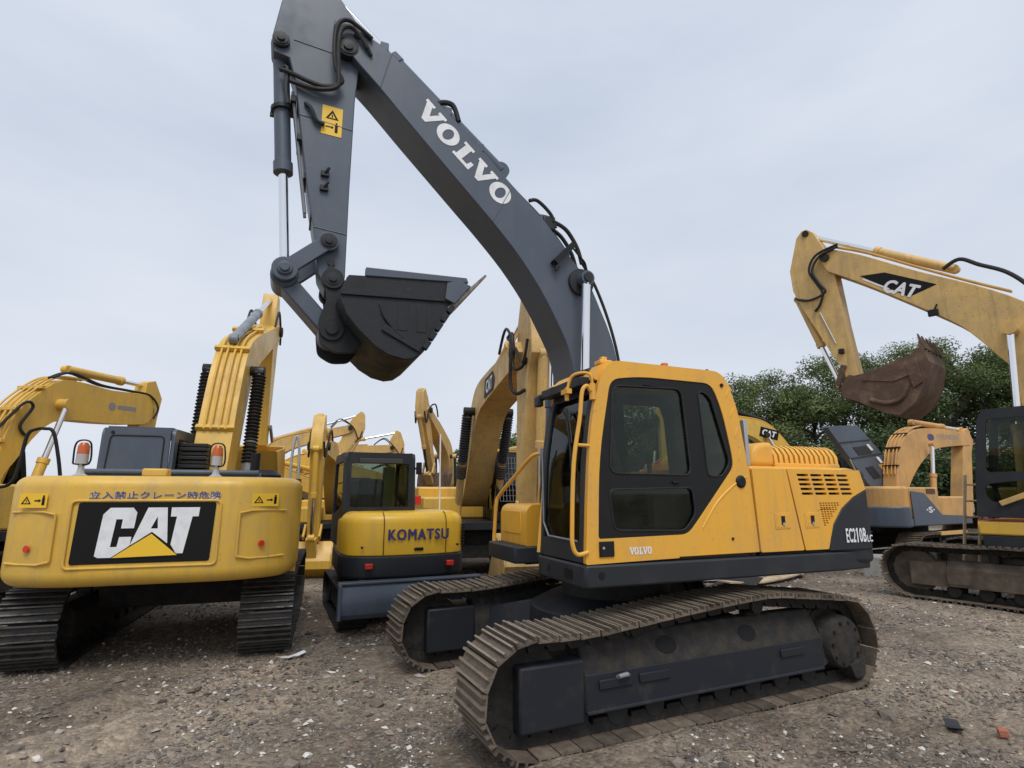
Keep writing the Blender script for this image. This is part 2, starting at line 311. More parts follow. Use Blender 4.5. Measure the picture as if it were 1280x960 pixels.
def tag(o, label, cat, group=None, kind=None):
    if label: o['label'] = label
    if cat: o['category'] = cat
    if group: o['group'] = group
    if kind: o['kind'] = kind
    return o
def thing(name, label, cat, loc=(0,0,0), rz=0.0, group=None):
    o = bpy.data.objects.new(name, None); col.objects.link(o); o.empty_display_size = 0.3
    o.location = loc; o.rotation_euler.z = rz
    return tag(o, label, cat, group)
def share(me, name, parent, mw):
    o = bpy.data.objects.new(name, me); col.objects.link(o); o.parent = parent; o.matrix_local = mw; return o

# lettering --------------------------------------------------------
def text_polys(s, bold=0.0, shear=0.0, space=1.0, heavy=0.0):
    c = bpy.data.curves.new('lettering', 'FONT'); c.body = s; c.size = 1.0; c.offset = bold; c.shear = shear; c.space_character = space; c.resolution_u = 3
    o = bpy.data.objects.new('lettering', c); col.objects.link(o)
    dg = bpy.context.evaluated_depsgraph_get(); me = bpy.data.meshes.new_from_object(o.evaluated_get(dg))
    v = [(p.co.x, p.co.y) for p in me.vertices]; f = [tuple(p.vertices) for p in me.polygons]
    bpy.data.objects.remove(o); bpy.data.curves.remove(c); bpy.data.meshes.remove(me)
    if heavy:
        v0, f0 = v, f; v = []; f = []
        for k, (dx, dy) in enumerate(((0,0),(1,0),(-1,0),(0,.7),(0,-.7),(.7,.5),(-.7,.5),(.7,-.5),(-.7,-.5))):
            n = len(v); v += [(p[0]+dx*heavy, p[1]+dy*heavy, k*.0006) for p in v0]; f += [tuple(i+n for i in q) for q in f0]
    return v, f
def lay(vf, origin, ux, uy, width=None, height=None, m='white_print', name='lettering', parent=None, rz=0.0, off=0.004, center=False):
    """flat print laid off*normal proud of a surface: text right = ux, text up = uy"""
    v, f = vf; xs = [p[0] for p in v]; ys = [p[1] for p in v]
    sx = (width/(max(xs)-min(xs))) if width else None; sy = (height/(max(ys)-min(ys))) if height else None
    sx = sx or sy; sy = sy or sx
    ux = Vector(ux).normalized(); uy = Vector(uy).normalized(); nn = ux.cross(uy); o = Vector(origin)+nn*off
    b = B(); b.add([o+ux*((p[0]-min(xs))*sx)+uy*((p[1]-min(ys))*sy)+(nn*p[2] if len(p) > 2 else Vector()) for p in v], f)
    me = bpy.data.meshes.new(name); me.from_pydata(b.v, [], b.f); me.materials.append(MATS[m])
    ob = bpy.data.objects.new(name, me); col.objects.link(ob); ob.parent = parent; ob.rotation_euler.z = rz
    return ob
def polys(loops_list):
    """list of [outer, hole, ...] -> flat triangles"""
    v = []; f = []
    for loops in loops_list:
        o = len(v); v += [tuple(p) for lp in loops for p in lp]
        f += [tuple(i+o for i in t) for t in tessellate_polygon([[Vector((p[0], p[1], 0)) for p in lp] for lp in loops])]
    return v, f
def ell(cx, cy, a, b, n=24): return [(cx+a*math.cos(2*math.pi*i/n), cy+b*math.sin(2*math.pi*i/n)) for i in range(n)]
def wordmark():
    Vv = [(0,1),(.42,1),(.42,.85),(.345,.85),(.54,.40),(.72,.85),(.64,.85),(.64,1),(1.02,1),(1.02,.85),(.95,.85),(.61,0),(.42,0),(.07,.85),(0,.85)]
    Ll = [(0,1),(.50,1),(.50,.85),(.40,.85),(.40,.16),(.66,.16),(.70,.42),(.85,.42),(.85,0),(0,0),(0,.15),(.11,.15),(.11,.85),(0,.85)]
    def sh(p, d): return [(x+d, y) for x, y in p]
    return polys([[Vv], [ell(1.45,.5,.46,.53), ell(1.45,.5,.19,.33)], [sh(Ll,2.02)], [sh(Vv,2.80)], [ell(4.26,.5,.46,.53), ell(4.26,.5,.19,.33)]])
CATL = dict(
    C=[(.165,.13),(.19,.80),(.235,.91),(.395,.91),(.425,.83),(.415,.57),(.325,.57),(.33,.72),(.285,.72),(.265,.27),(.31,.27),(.32,.43),(.405,.43),(.40,.29),(.30,.10),(.19,.10)],
    A=[[(.40,.29),(.50,.91),(.64,.91),(.665,.31),(.55,.50)], [(.535,.56),(.575,.76),(.585,.56)]],
    T=[(.67,.91),(.88,.91),(.875,.755),(.83,.755),(.785,.14),(.735,.14),(.69,.29),(.715,.755),(.67,.755)],
    tri=[(.285,.095),(.545,.475),(.745,.115)])
def sticker_marks(parent, o, ux, uy, w_, h_, rz, vertical=False):
    """warning triangle and crush pictogram on a yellow sticker"""
    def q(pts): return [(a*w_, b*h_) for a, b in pts]
    if vertical: loops = [[q([(.18,.56),(.82,.56),(.5,.88)]), q([(.32,.60),(.68,.60),(.5,.78)])], [q([(.47,.62),(.53,.62),(.53,.72),(.47,.72)])],
                          [q([(.66,.12),(.80,.12),(.80,.36),(.86,.36),(.74,.42),(.62,.36),(.66,.36)])], [ell(.73*w_,.44*h_,.05*w_,.03*h_,8)], [q([(.2,.26),(.5,.26),(.5,.22),(.6,.28),(.5,.34),(.5,.30),(.2,.30)])]]
    else: loops = [[q([(.08,.25),(.44,.25),(.26,.80)]), q([(.15,.32),(.37,.32),(.26,.66)])], [q([(.245,.36),(.275,.36),(.275,.54),(.245,.54)])],
                   [q([(.82,.18),(.92,.18),(.92,.72),(.82,.72)])], [ell(.87*w_,.80*h_,.04*w_,.08*h_,8)], [q([(.55,.44),(.70,.44),(.70,.36),(.79,.5),(.70,.62),(.70,.54),(.55,.54)])]]
    vf = polys(loops); v, f = vf
    ux = Vector(ux).normalized(); uy = Vector(uy).normalized(); nn = ux.cross(uy); oo = Vector(o)+nn*0.006
    me = bpy.data.meshes.new('pictogram'); me.from_pydata([oo+ux*p[0]+uy*p[1] for p in v], [], f); me.materials.append(MATS['black_print'])
    ob = bpy.data.objects.new('pictogram', me); col.objects.link(ob); ob.parent = parent
    return ob
def sticker(parent, o, ux, uy, w_, h_, rz=0.0, vertical=False):
    s = lay(([(0,0),(w_,0),(w_,h_),(0,h_)], [(0,1,2,3)]), o, ux, uy, w_, h_, 'yellow_print', 'warning_sticker', parent, rz)
    sticker_marks(s, o, ux, uy, w_, h_, 0, vertical); return s

# ------------------------------------------------------------------ excavator building blocks
def shoe_mesh(name, pitch_, width, m, g=0.032):
    b = B(); L = pitch_*0.465; h = width/2
    b.box(-L, L, -h, h, -0.014, 0.0)
    for x in (-L+0.012, 0.0, L-0.012):
        t = 0.0085; b.add([(x-t*1.5,-h,0.0005),(x+t*1.5,-h,0.0005),(x+t*1.5,h,0.0005),(x-t*1.5,h,0.0005),(x-t,-h,g),(x+t,-h,g),(x+t,h,g),(x-t,h,g)],
                          [(4,5,6,7),(0,1,5,4),(1,2,6,5),(2,3,7,6),(3,0,4,7)])
    me = mesh(name, b, m, 30); me.materials.append(MATS[m+'_worn'])  # lighter slot for grouser tops, worn steel with its highlight painted in
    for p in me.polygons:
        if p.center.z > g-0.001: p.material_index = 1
    return me
def track_path(xf, xr, rf, rr, top, g):
    """closed outline of the shoe plates in XZ, starting under the rear wheel"""
    P = [(xr + (xf-xr)*i/40, g) for i in range(41)]
    P += [(xf+rf*math.sin(a), g+rf-rf*math.cos(a)) for a in [math.pi*i/24 for i in range(1, 24)]]
    P += spline(top, 8)
    P += [(xr-rr*math.sin(a), g+rr+rr*math.cos(a)) for a in [math.pi*i/24 for i in range(1, 24)]]
    return P
def track(root, yc, width, xf, xr, rf, rr, top, me, pitch_, g=0.03, chain_m='dark_iron', single=None, rz=0.0):
    P = [Vector((p[0], p[1])) for p in track_path(xf, xr, rf, rr, top, g)]; P.append(P[0])
    seg = [(P[i+1]-P[i]).length for i in range(len(P)-1)]; tot = sum(seg); n = int(round(tot/pitch_)); st = tot/n
    pos = []; i = 0; acc = 0.0
    for k in range(n):
        d = (k+0.5)*st
        while acc+seg[i] < d: acc += seg[i]; i += 1
        p = P[i].lerp(P[i+1], (d-acc)/seg[i]); t = (P[i+1]-P[i]).normalized()
        pos.append((p, t))
    b = B(); v = []; f = []; q = []
    for p, t in pos:
        nn = Vector((t.y, -t.x))
        for e_ in (-.42, .30, .32, .40): q.append((p+t*(st*e_), nn, 0.125 if e_ < .31 else 0.085))
    k = len(q)
    for p, nn, dp in q:
        o_ = p-nn*0.016; i_ = p-nn*dp; v += [(o_.x,yc-.11,o_.y),(o_.x,yc+.11,o_.y),(i_.x,yc+.11,i_.y),(i_.x,yc-.11,i_.y)]
    for j in range(k):
        a_ = j*4; c_ = ((j+1)%k)*4; f += [(a_+m_, a_+(m_+1)%4, c_+(m_+1)%4, c_+m_) for m_ in range(4)]
    b.add(v, f)
    ch = part('track', b, chain_m, root, rz=rz)
    if single:
        bb = B(); src = me
        for p, t in pos:
            M4 = Matrix(((t.x, 0, t.y, p.x), (0, 1, 0, yc), (t.y, 0, -t.x, p.y), (0, 0, 0, 1)))
            bb.add([M4 @ v.co for v in src.vertices], [tuple(f.vertices) for f in src.polygons])
        o = part('track_shoes', bb, single, ch); o['kind'] = 'stuff'; return ch
    for p, t in pos:
        mw = Matrix(((t.x, 0, t.y, p.x), (0, 1, 0, yc+random.uniform(-.007, .007)), (t.y, 0, -t.x, p.y), (0, 0, 0, 1))) @ Matrix.Rotation(random.uniform(-.022, .022), 4, 'Y') @ Matrix.Rotation(random.uniform(-.006, .006), 4, 'Z')
        share(me, 'track_shoe', ch, mw)
    return ch
def rotp(pts, ang, o=(0, 0), sc=1.0, to=(0, 0)):
    c, s = math.cos(ang), math.sin(ang)
    return [(to[0]+sc*(c*(x-o[0])-s*(z-o[1])), to[1]+sc*(s*(x-o[0])+c*(z-o[1]))) for x, z in pts]
def cylinder(root, p0, p1, split, rb, rr_, y, rz, bm_='cat_yellow', rod='chrome', eye=0.09, ew=0.07):
    """hydraulic ram: barrel from p0 to the split, rod on to p1 (XZ points)"""
    a = Vector((p0[0], y, p0[1])); b_ = Vector((p1[0], y, p1[1])); s = a.lerp(b_, split); t = (b_-a).normalized()
    b = B(); b.tube([a, s-t*0.12, s-t*0.11, s], [rb, rb, rb*1.18, rb*1.18], 16); b.ycyl(p0[0], p0[1], y-ew, y+ew, eye, 16)
    o = part('hydraulic_cylinder', b, bm_, root, rz=rz)
    r_ = B(); r_.cyl(s-t*0.02, b_, rr_, 14); part('rod', r_, rod, o)
    e = B(); e.ycyl(p1[0], p1[1], y-ew, y+ew, eye, 16); part('rod_eye', e, bm_, o)
    return o
def bellows(root, p0, p1, y, r, rz, n=26):
    a = Vector((p0[0], y, p0[1])); b_ = Vector((p1[0], y, p1[1])); pts = []; rad = []
    for i in range(n*2+1): pts.append(a.lerp(b_, i/(n*2))); rad.append(r if i % 2 else r*0.68)
    b = B(); b.tube(pts, rad, 12); return part('ram_bellows', b, 'rubber', root, rz=rz)
BOOM_T = [(-.16,.18),(.8,.72),(1.7,1.17),(2.3,1.36),(2.8,1.34),(3.6,1.05),(4.6,.62),(5.55,.22),(5.78,.12)]
BOOM_B = [(5.8,-.10),(5.5,-.17),(4.6,.13),(3.6,.46),(2.9,.66),(2.4,.66),(1.8,.46),(.9,.06),(.1,-.22),(-.12,-.2)]
ARM_O = [(.05,.95),(.30,.88),(.60,.32),(.66,-.12),(.52,-.27),(.45,-.6),(.25,-1.83),(.14,-2.37),(.10,-2.75),(-.02,-2.86),(-.16,-2.74),(-.15,-1.74),(-.15,-.66),(-.22,-.12),(-.14,.5)]
BUCK_O = [(.0,.0),(-.12,-.08),(-.27,-.05),(-1.26,.0),(-1.19,-.13),(-.8,-.78),(-.64,-.94),(-.45,-.98),(-.27,-.92),(-.10,-.83),(.06,-.8),(.13,-.6),(.1,-.25)]
def bucket(root, pts, floor_i, hw, m, rz, teeth=0, tm='worn_steel', lip=None):
    """pts = side outline in XZ; floor_i = indices of the outline that carry the shell"""
    sh = B(); path = [Vector((pts[i][0], 0, pts[i][1])) for i in floor_i]; cen = Vector((sum(p[0] for p in pts)/len(pts), 0, sum(p[1] for p in pts)/len(pts)))
    v = []; f = []
    for p in path:
        q = p+(cen-p).normalized()*0.04
        v += [(p.x, -hw, p.z), (p.x, hw, p.z), (q.x, -hw, q.z), (q.x, hw, q.z)]
    for i in range(len(path)-1):
        a = i*4; c = a+4; f += [(a, a+1, c+1, c), (a+2, c+2, c+3, a+3), (a, c, c+2, a+2), (a+1, a+3, c+3, c+1)]
    f += [(0, 2, 3, 1), (len(v)-4, len(v)-3, len(v)-1, len(v)-2)]
    sh.add(v, f); o = part('bucket', sh, m, root, rz=rz, smooth=60 if m == 'bucket_black' else 22)
    for s in (-1, 1): b = B(); b.prism(pts, s*hw-0.02, s*hw+0.02); part('side_plate', b, m, o, 0.008)
    if teeth:
        a = path[0]; d = (path[0]-path[1]).normalized()
        for k in range(teeth):
            y = -hw+0.06+(2*hw-0.12)*k/(teeth-1); t = B()
            nn = Vector((-d.z, 0, d.x))*0.05; yv = Vector((0, 0.055, 0)); a0 = a-d*0.1+Vector((0, y, 0)); a1 = a+d*0.27+Vector((0, y, 0))
            t.add([a0-nn-yv, a0+nn-yv, a0+nn+yv, a0-nn+yv, a1-nn*.2-yv*.5, a1+nn*.2-yv*.5, a1+nn*.2+yv*.5, a1-nn*.2+yv*.5],
                  [(0,1,2,3),(7,6,5,4),(0,4,5,1),(1,5,6,2),(2,6,7,3),(3,7,4,0)])
            part('tooth', t, m, o, 0.006)
    return o
def wheel(r, y0, y1, x, z, hub=0.4, n=28):
    b = B(); b.tube([(x,y0,z),(x,y0+.001,z),(x,y0+.002,z),(x,y1-.002,z),(x,y1-.001,z),(x,y1,z)], [r*hub, r*hub, r, r, r*hub, r*hub], n); return b
def hose(root, pts, r, m, rz, name='hose'):
    b = B(); b.tube(spline(pts, 6), r, 8); return part(name, b, m, root, rz=rz)

# ------------------------------------------------------------------ setting: ground
def ground_h(x, y):
    v = Vector((x, y, 0))
    h = 0.020*noise.noise(v*0.55) + 0.014*noise.noise(v*1.9+Vector((5, 2, 0))) + 0.008*noise.noise(v*5.5) + 0.005*noise.noise(v*13)
    # a pair of old crawler ruts running along the row, in front of the machines
    for k, off in ((0, 2.25), (1, 3.35)):
        d = abs(y - off - 0.25*x*0.3 - 0.12*noise.noise(Vector((x*0.4, k*9.0, 0))))
        e_ = math.exp(-(d/0.20)**4); h += -0.040*e_ + 0.030*math.exp(-((d-0.33)/0.09)**2)*(0.6+0.8*noise.noise(Vector((x*2.1, y*2.1, 4)))) + 0.009*e_*math.sin(x*33+3*noise.noise(Vector((x*.7, 0, 2))))
    for k, (o_, sl) in enumerate(((-.35,.30),(-1.35,.30))):
        if x > 2.4:
            d = abs(y - o_ - sl*(x-4) - 0.12*noise.noise(Vector((x*0.6, k*7.0+3, 0)))); e_ = math.exp(-(d/0.22)**4)*min(1, (x-2.4)/.5)
            h += -0.045*e_ + 0.035*math.exp(-((d-0.36)/0.09)**2)*min(1, (x-2.4)/.5)*(0.7+0.9*noise.noise(Vector((x*2.4, y*2.4, 8)))) + 0.010*e_*math.sin(x*33)
    for a_ in (1.195, -1.195):
        if abs(x) < 2.3: h += 0.035*math.exp(-((abs(y-a_)-.40)/.075)**2)*max(0, .55+noise.noise(Vector((x*3, y*3, 6))))*max(0, 1-max(0, abs(x)-1.9)/.35)
        h += 0.034*max(0, 1-max(0, abs(x)-1.75)/.35)*math.exp(-((y-a_)/.42)**4) if abs(x) < 2.1 else 0
    return h - 0.012
def build_ground():
    def axis(lo, hi, st, far, k):
        a = [lo+st*i for i in range(int((hi-lo)/st)+1)]; e = []
        d = st; p = a[-1]
        while p < far: d *= k; p += d; e.append(p)
        s = []; d = st; p = a[0]
        while p > -far: d *= k; p -= d; s.append(p)
        return s[::-1]+a+e
    xs = axis(-9.0, 7.5, 0.06, 900, 1.28); ys = axis(-4.0, 4.6, 0.06, 900, 1.28)
    v = []; nx = len(xs)
    for y in ys:
        for x in xs:
            dd = max(0, math.hypot(x, y)-14); v.append((x, y, ground_h(x, y) if dd == 0 else ground_h(x, y)*max(0, 1-dd/10) - 0.012*min(1, dd/10)))
    f = [(j*nx+i, j*nx+i+1, (j+1)*nx+i+1, (j+1)*nx+i) for j in range(len(ys)-1) for i in range(nx-1)]
    me = bpy.data.meshes.new('ground'); me.from_pydata(v, [], f); me.shade_smooth(); me.materials.append(MATS['rubble_earth'])
    o = bpy.data.objects.new('ground', me); col.objects.link(o); tag(o, 'brown rubble strewn earth of the machine yard', 'ground', kind='structure')
build_ground()

# ------------------------------------------------------------------ 1. the big yellow and slate excavator in front
SW = -0.0543
def build_main():
    rt = thing('excavator', 'large golden yellow excavator with slate grey boom and raised black bucket, nearest the camera', 'excavator', (0, 0, 0))
    Z = SW
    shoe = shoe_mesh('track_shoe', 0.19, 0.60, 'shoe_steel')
    top = [(1.78,.838),(1.3,.832),(.75,.875),(-.05,.94),(-.72,.975),(-1.2,.935),(-1.78,.872)]
    for s in (1, -1):
        yc = 1.195*s
        track(rt, yc, 0.6, 1.80, -1.80, 0.405, 0.42, top, shoe, 0.19)
        # track frame: long beam with a sloping mud plate, guard box round the idler
        b = B()
        b.prism([(yc-.195,.235),(yc+.195,.235),(yc+.195,.52),(yc+.06,.77),(yc-.06,.77),(yc-.195,.52)], -1.50, 1.30, 'x')
        fr = part('track_frame', b, 'frame_muddy', rt, 0.012)
        sk = B(); sk.box(-1.495, 1.295, yc+s*.196-.006, yc+s*.196+.006, .24, .515); part('side_plate', sk, 'frame_slate', fr, 0.004)
        rl = B(); rl.tube([(-1.48, yc+s*.2, .238), (1.29, yc+s*.2, .238)], .016, 8); part('lower_rail', rl, 'frame_slate', fr)
        gd = B(); gd.box(1.305, 1.885, yc-.20, yc+.20, .165, .64); g_ = part('idler_guard', gd, 'frame_slate', fr, 0.022)
        for xx in (1.02, .62, -1.05):
            st = B(); st.box(xx-.16, xx+.16, yc+s*.203-.018, yc+s*.203+.018, .40, .47); part('step_bracket', st, 'frame_slate', fr, 0.006)
        part('idler', wheel(.345, yc-.085, yc+.085, 1.80, .432, .35), 'dark_iron', fr)
        sp = wheel(.34, yc-.05, yc+.05, -1.80, .446, .3)
        for k in range(21):
            a = 2*math.pi*k/21; sp.bar((-1.80+.33*math.cos(a), yc, .446+.33*math.sin(a)), (-1.80+.385*math.cos(a), yc, .446+.385*math.sin(a)), .035, .028)
        part('sprocket', sp, 'dark_iron', fr)
        fd = B(); fd.tube([(-1.80, yc+s*.03, .446), (-1.80, yc+s*.20, .446), (-1.80, yc+s*.235, .446), (-1.80, yc+s*.25, .446)], [.265, .255, .235, .15], 28)
        dv = part('final_drive', fd, 'frame_muddy', fr)
        for k in range(10):
            bt_ = B(); a = 2*math.pi*k/10; bt_.ycyl(-1.80+.20*math.cos(a), .446+.20*math.sin(a), yc+s*.225, yc+s*.262, .016, 6); part('bolt', bt_, 'dark_iron', fr)
        mb = B(); mb.prism(rnd_poly([(-2.02,.12),(-1.86,.10),(-1.80,.24),(-2.04,.30)], .03, 2), yc+s*.10, yc+s*.27); part('drive_guard', mb, 'frame_muddy', fr, .012)
        ds = B(); ds.prism([(-1.52,.22),(-1.52,.60),(-1.66,.52),(-1.66,.28)], yc-.17, yc+.17); part('drive_bracket', ds, 'frame_muddy', fr, .01)
        for k in range(8):
            part('bottom_roller', wheel(.10, yc-.12, yc+.12, 1.33-k*.385, .185, .8, 18), 'rubber', fr)
        for x in (.72, -.72):
            c = B(); c.tube([(x, yc-.13, .80 if x > 0 else .865), (x, yc+.13, .80 if x > 0 else .865)], .075, 16); c.box(x-.06, x+.06, yc-.05, yc+.05, .62, .80); part('carrier_roller', c, 'dark_iron', fr)
        for xx in (.42, -.55):
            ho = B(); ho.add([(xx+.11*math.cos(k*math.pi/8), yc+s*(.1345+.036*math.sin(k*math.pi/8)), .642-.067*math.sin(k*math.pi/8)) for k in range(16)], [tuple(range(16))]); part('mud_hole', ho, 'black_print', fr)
        hk = B(); hk.tube([(1.0, yc+s*.21, .47), (1.0, yc+s*.25, .49), (.94, yc+s*.26, .50), (.90, yc+s*.22, .48)], .018, 8); part('tie_hook', hk, 'grey_cylinder', fr)
    # car body: drum and four tapering legs
    cb = B(); cb.tube([(0,0,.44),(0,0,.50),(0,0,.74),(0,0,.86)], [.85,.98,.96,.70], 32)
    part('car_body', cb, 'frame_slate', rt, 0.01)
    for sx in (1, -1):
        for s in (1, -1):
            lg = B(); y1 = s*1.02; y0 = s*.25
            lg.add([(sx*.12,y0,.50),(sx*.66,y0,.50),(sx*.60,y0,.83),(sx*.10,y0,.83),(sx*.62,y1,.34),(sx*1.18,y1,.34),(sx*1.10,y1,.62),(sx*.66,y1,.62)],
                   [(0,1,2,3),(7,6,5,4),(0,4,5,1),(1,5,6,2),(2,6,7,3),(3,7,4,0)])
            part('car_body_leg', lg, 'frame_slate', rt, 0.02)
    sl = B(); sl.tube([(0,0,.86),(0,0,1.14)], .60, 36); part('slew_ring', sl, 'dark_iron', rt)
    # revolving frame
    b = B(); b.prism(rnd_poly([(1.14,1.355),(-1.95,1.355),(-2.45,1.30),(-2.5,.9),(-2.5,-.9),(-2.45,-1.30),(-1.95,-1.355),(1.05,-1.355),(1.05,-.45),(.75,-.40),(.75,.33),(1.14,.38)], .04, 2), 1.145, 1.335, 'z')
    part('revolving_frame', b, 'dark_slate', rt, 0.018, rz=Z)
    sl = B(); sl.ycyl(.98, 1.25, 1.33, 1.362, .03, 12); sl.box(1.10, 1.145, .62, .66, 1.21, 1.27); sl.box(1.135, 1.15, .98, 1.12, 1.20, 1.28); part('frame_slots', sl, 'black_paint', rt, rz=Z)
    # cab ---------------------------------------------------------------
    outer = rnd_poly([(1.12,1.34),(1.07,2.26),(1.0,2.75),(.86,3.17),(-.53,3.165),(-.69,2.8),(-.735,2.42),(-.78,2.2),(-.83,1.375)], [.02,.6,.5,.17,.14,.2,.2,.05,.01], 5)
    door = rnd_poly([(.815,2.985),(.48,3.035),(-.37,3.03),(-.49,2.76),(-.575,2.30),(-.575,2.19),(-.17,1.76),(.02,1.565),(.99,1.55),(.96,2.26)], [.1,.2,.1,.2,.1,.06,.05,.08,.03,.3], 4)
    b = B(); b.plate(outer, [door], 1.285, 1.335); cab = part('cab', b, 'volvo_yellow', rt, 0.012, rz=Z)
    w1 = rnd_poly([(.79,2.93),(0,2.95),(-.06,2.11),(.85,2.12)], .09, 4)
    w2 = rnd_poly([(.865,1.975),(-.06,1.995),(-.085,1.75),(.05,1.60),(.82,1.62)], .07, 4)
    w3 = rnd_poly([(-.20,2.96),(-.355,2.90),(-.545,2.24),(-.44,2.105),(-.26,2.105)], [.09,.08,.06,.05,.05], 4)
    b = B(); b.plate(door, [w1, w2, w3], 1.292, 1.325); dr = part('door', b, 'black_paint', cab, 0.006)
    for wp in (w1, w2, w3):
        b = B(); b.prism(wp, 1.303, 1.308); part('window_pane', b, 'cab_glass', dr)
        rim = B(); rim.tube([(x, 1.327, z) for x, z in wp+[wp[0]]], .007, 6, False); part('window_seal', rim, 'rubber', dr)
    b = B(); b.box(.10, .17, 1.325, 1.345, 2.03, 2.055); part('door_handle', b, 'black_paint', dr, 0.006)
    b = B(); b.box(.84, .99, 1.336, 1.350, 1.40, 1.53); part('handle_recess', b, 'black_paint', cab, 0.006)
    lk = B(); lk.ycyl(.95, 1.475, 1.345, 1.354, .012, 10); part('lock', lk, 'galvanised', dr)
    # right side of the cab, rear wall, roof, front
    wr = rnd_poly([(.79,2.93),(-.50,2.93),(-.56,2.02),(.86,2.02)], .09, 4)
    b = B(); b.plate(outer, [wr], .36, .40); rs = part('right_wall', b, 'dark_slate', cab, 0.006)
    for wp in (wr,):
        b = B(); b.prism(wp, .378, .383); part('window_pane', b, 'cab_glass', rs)
    b = B(); rf = rnd_poly([(.98,2.98),(.86,3.175),(-.53,3.17),(-.70,2.98),(-.62,2.97),(-.5,3.05),(.75,3.06),(.85,2.97)], [.05,.16,.14,.05,.02,.02,.02,.02], 5)
    b.prism(rf, .38, 1.286); part('roof', b, 'volvo_yellow', cab, 0.01)
    b = B(); b.add([(-.60,.40,3.0),(-.60,1.285,3.0),(-.75,1.285,2.36),(-.75,.40,2.36),(-.64,.40,3.0),(-.64,1.285,3.0),(-.79,1.285,2.36),(-.79,.40,2.36)], [(0,1,2,3),(7,6,5,4),(0,4,5,1),(1,5,6,2),(2,6,7,3),(3,7,4,0)])
    part('rear_pane', b, 'dark_glass', cab)
    b = B(); b.box(-.83, -.76, .40, 1.285, 1.34, 2.36); part('rear_wall', b, 'cab_inside', cab)
    def fx(z): return 1.12-(z-1.34)*.053 if z < 2.26 else 1.071-(z-2.26)*.16 if z < 2.75 else .993-(z-2.75)*.36
    zs = [1.345,1.5,1.7,1.95,2.2,2.4,2.6,2.78,2.92]; fr = B()
    def strip(bb, y0, y1, z0, z1, dx, th):
        zz = [z0]+[z for z in zs if z0 < z < z1]+[z1]; v = []; f = []
        for z in zz: v += [(fx(z)+dx, y0, z), (fx(z)+dx, y1, z), (fx(z)+dx-th, y0, z), (fx(z)+dx-th, y1, z)]
        for i in range(len(zz)-1):
            a = i*4; c = a+4; f += [(a,a+1,c+1,c),(a+2,c+2,c+3,a+3),(a,c,c+2,a+2),(a+1,a+3,c+3,c+1)]
        f += [(0,2,3,1),(len(v)-4,len(v)-3,len(v)-1,len(v)-2)]; bb.add(v, f)
    strip(fr, .40, .465, 1.345, 2.98, .004, .07); strip(fr, 1.20, 1.284, 1.345, 2.98, .002, .07); strip(fr, .465, 1.20, 1.345, 1.52, .0, .06); strip(fr, .465, 1.20, 2.86, 2.985, .01, .08)
    part('windshield_frame', fr, 'dark_slate', cab, 0.006)
    g_ = B(); strip(g_, .465, 1.20, 1.52, 2.86, -.018, .006); part('windshield', g_, 'cab_glass', cab)
    rim = B(); rim.tube([(fx(1.52)+.006, .47, 2.4), (fx(1.7)+.006, .47, 1.66), (fx(1.52)+.006, .60, 1.535), (fx(1.52)+.006, 1.18, 1.525)], .009, 6); part('windshield_seal', rim, 'grey_cylinder', cab)
    br = B(); br.box(.86, 1.06, .34, 1.20, 2.93, 3.02); br.tube([(1.0,.36,2.97),(1.06,.27,2.95)], .04, 8); br.box(1.02, 1.09, .22, .32, 2.86, 2.97); br.tube([(.98, .86, 3.02), (.93, .95, 3.09), (.88, 1.1, 3.10)], .04, 8)
    part('visor', br, 'dark_slate', cab, 0.01)
    wp = B(); wp.tube([(fx(2.7)+.03,.80,2.74),(fx(2.6)+.035,.9,2.66),(fx(2.3)+.03,1.05,2.35),(fx(2.1)+.02,1.07,2.15)], .012, 6); wp.tube([(fx(2.7)+.03,.86,2.76),(fx(2.5)+.035,1.0,2.58),(fx(2.3)+.03,1.08,2.4)], .008, 6); part('wiper', wp, 'black_paint', cab)
    hr = B(); hr.tube(spline([(1.03,1.33,2.86),(1.07,1.34,2.90),(1.12,1.34,2.84),(1.15,1.34,2.6),(1.22,1.34,2.2),(1.25,1.34,1.65),(1.245,1.34,1.50),(1.20,1.34,1.43),(1.10,1.34,1.445)], 6), .019, 8)
    hr.tube([(1.18,1.34,2.36),(1.05,1.32,2.36)], .016, 8); part('grab_rail', hr, 'volvo_yellow', cab)
    mr = B(); mr.tube(spline([(1.00,1.32,2.9),(1.02,1.33,3.0),(1.08,1.3,3.03),(1.16,1.22,3.0),(1.19,1.18,2.86)], 5), .014, 8); mr.tube([(1.19,1.18,2.90),(1.19,1.18,2.78)], .02, 8); mr.box(1.17,1.22,1.12,1.24,2.84,2.885); mr.tube([(1.0,1.32,2.93),(1.0,1.32,2.78)], .03, 8); part('mirror_bracket', mr, 'volvo_yellow', cab)
    sp = B(); sp.tube([(1.13,.40,1.36),(1.03,.39,2.3),(.93,.385,2.93)], .022, 8); part('corner_trim', sp, 'volvo_yellow', cab)
    for (x, y, h, m) in ((.74,1.10,.045,'volvo_yellow'),(.05,1.15,.035,'red_orange_paint'),(.95,.50,.03,'volvo_yellow')):
        l_ = B(); l_.box(x-.07,x+.07,y-.06,y+.06,3.172 if x < .9 else 3.02,3.172+h if x < .9 else 3.05); l_.box(x-.03,x+.03,y-.03,y+.03,3.17 if x < .9 else 3.02,3.21+h if x < .9 else 3.07); part('roof_bracket', l_, m, cab, 0.012)
    nb = B(); nb.ycyl(-.50, 3.02, 1.333, 1.347, .02, 12); nb.ycyl(-.50, 1.51, 1.333, 1.345, .014, 10); part('bolt', nb, 'dark_iron', cab)
    nb = B(); nb.cyl((-.45,1.2,3.16),(-.45,1.2,3.21),.015,8); part('aerial_base', nb, 'black_paint', cab)
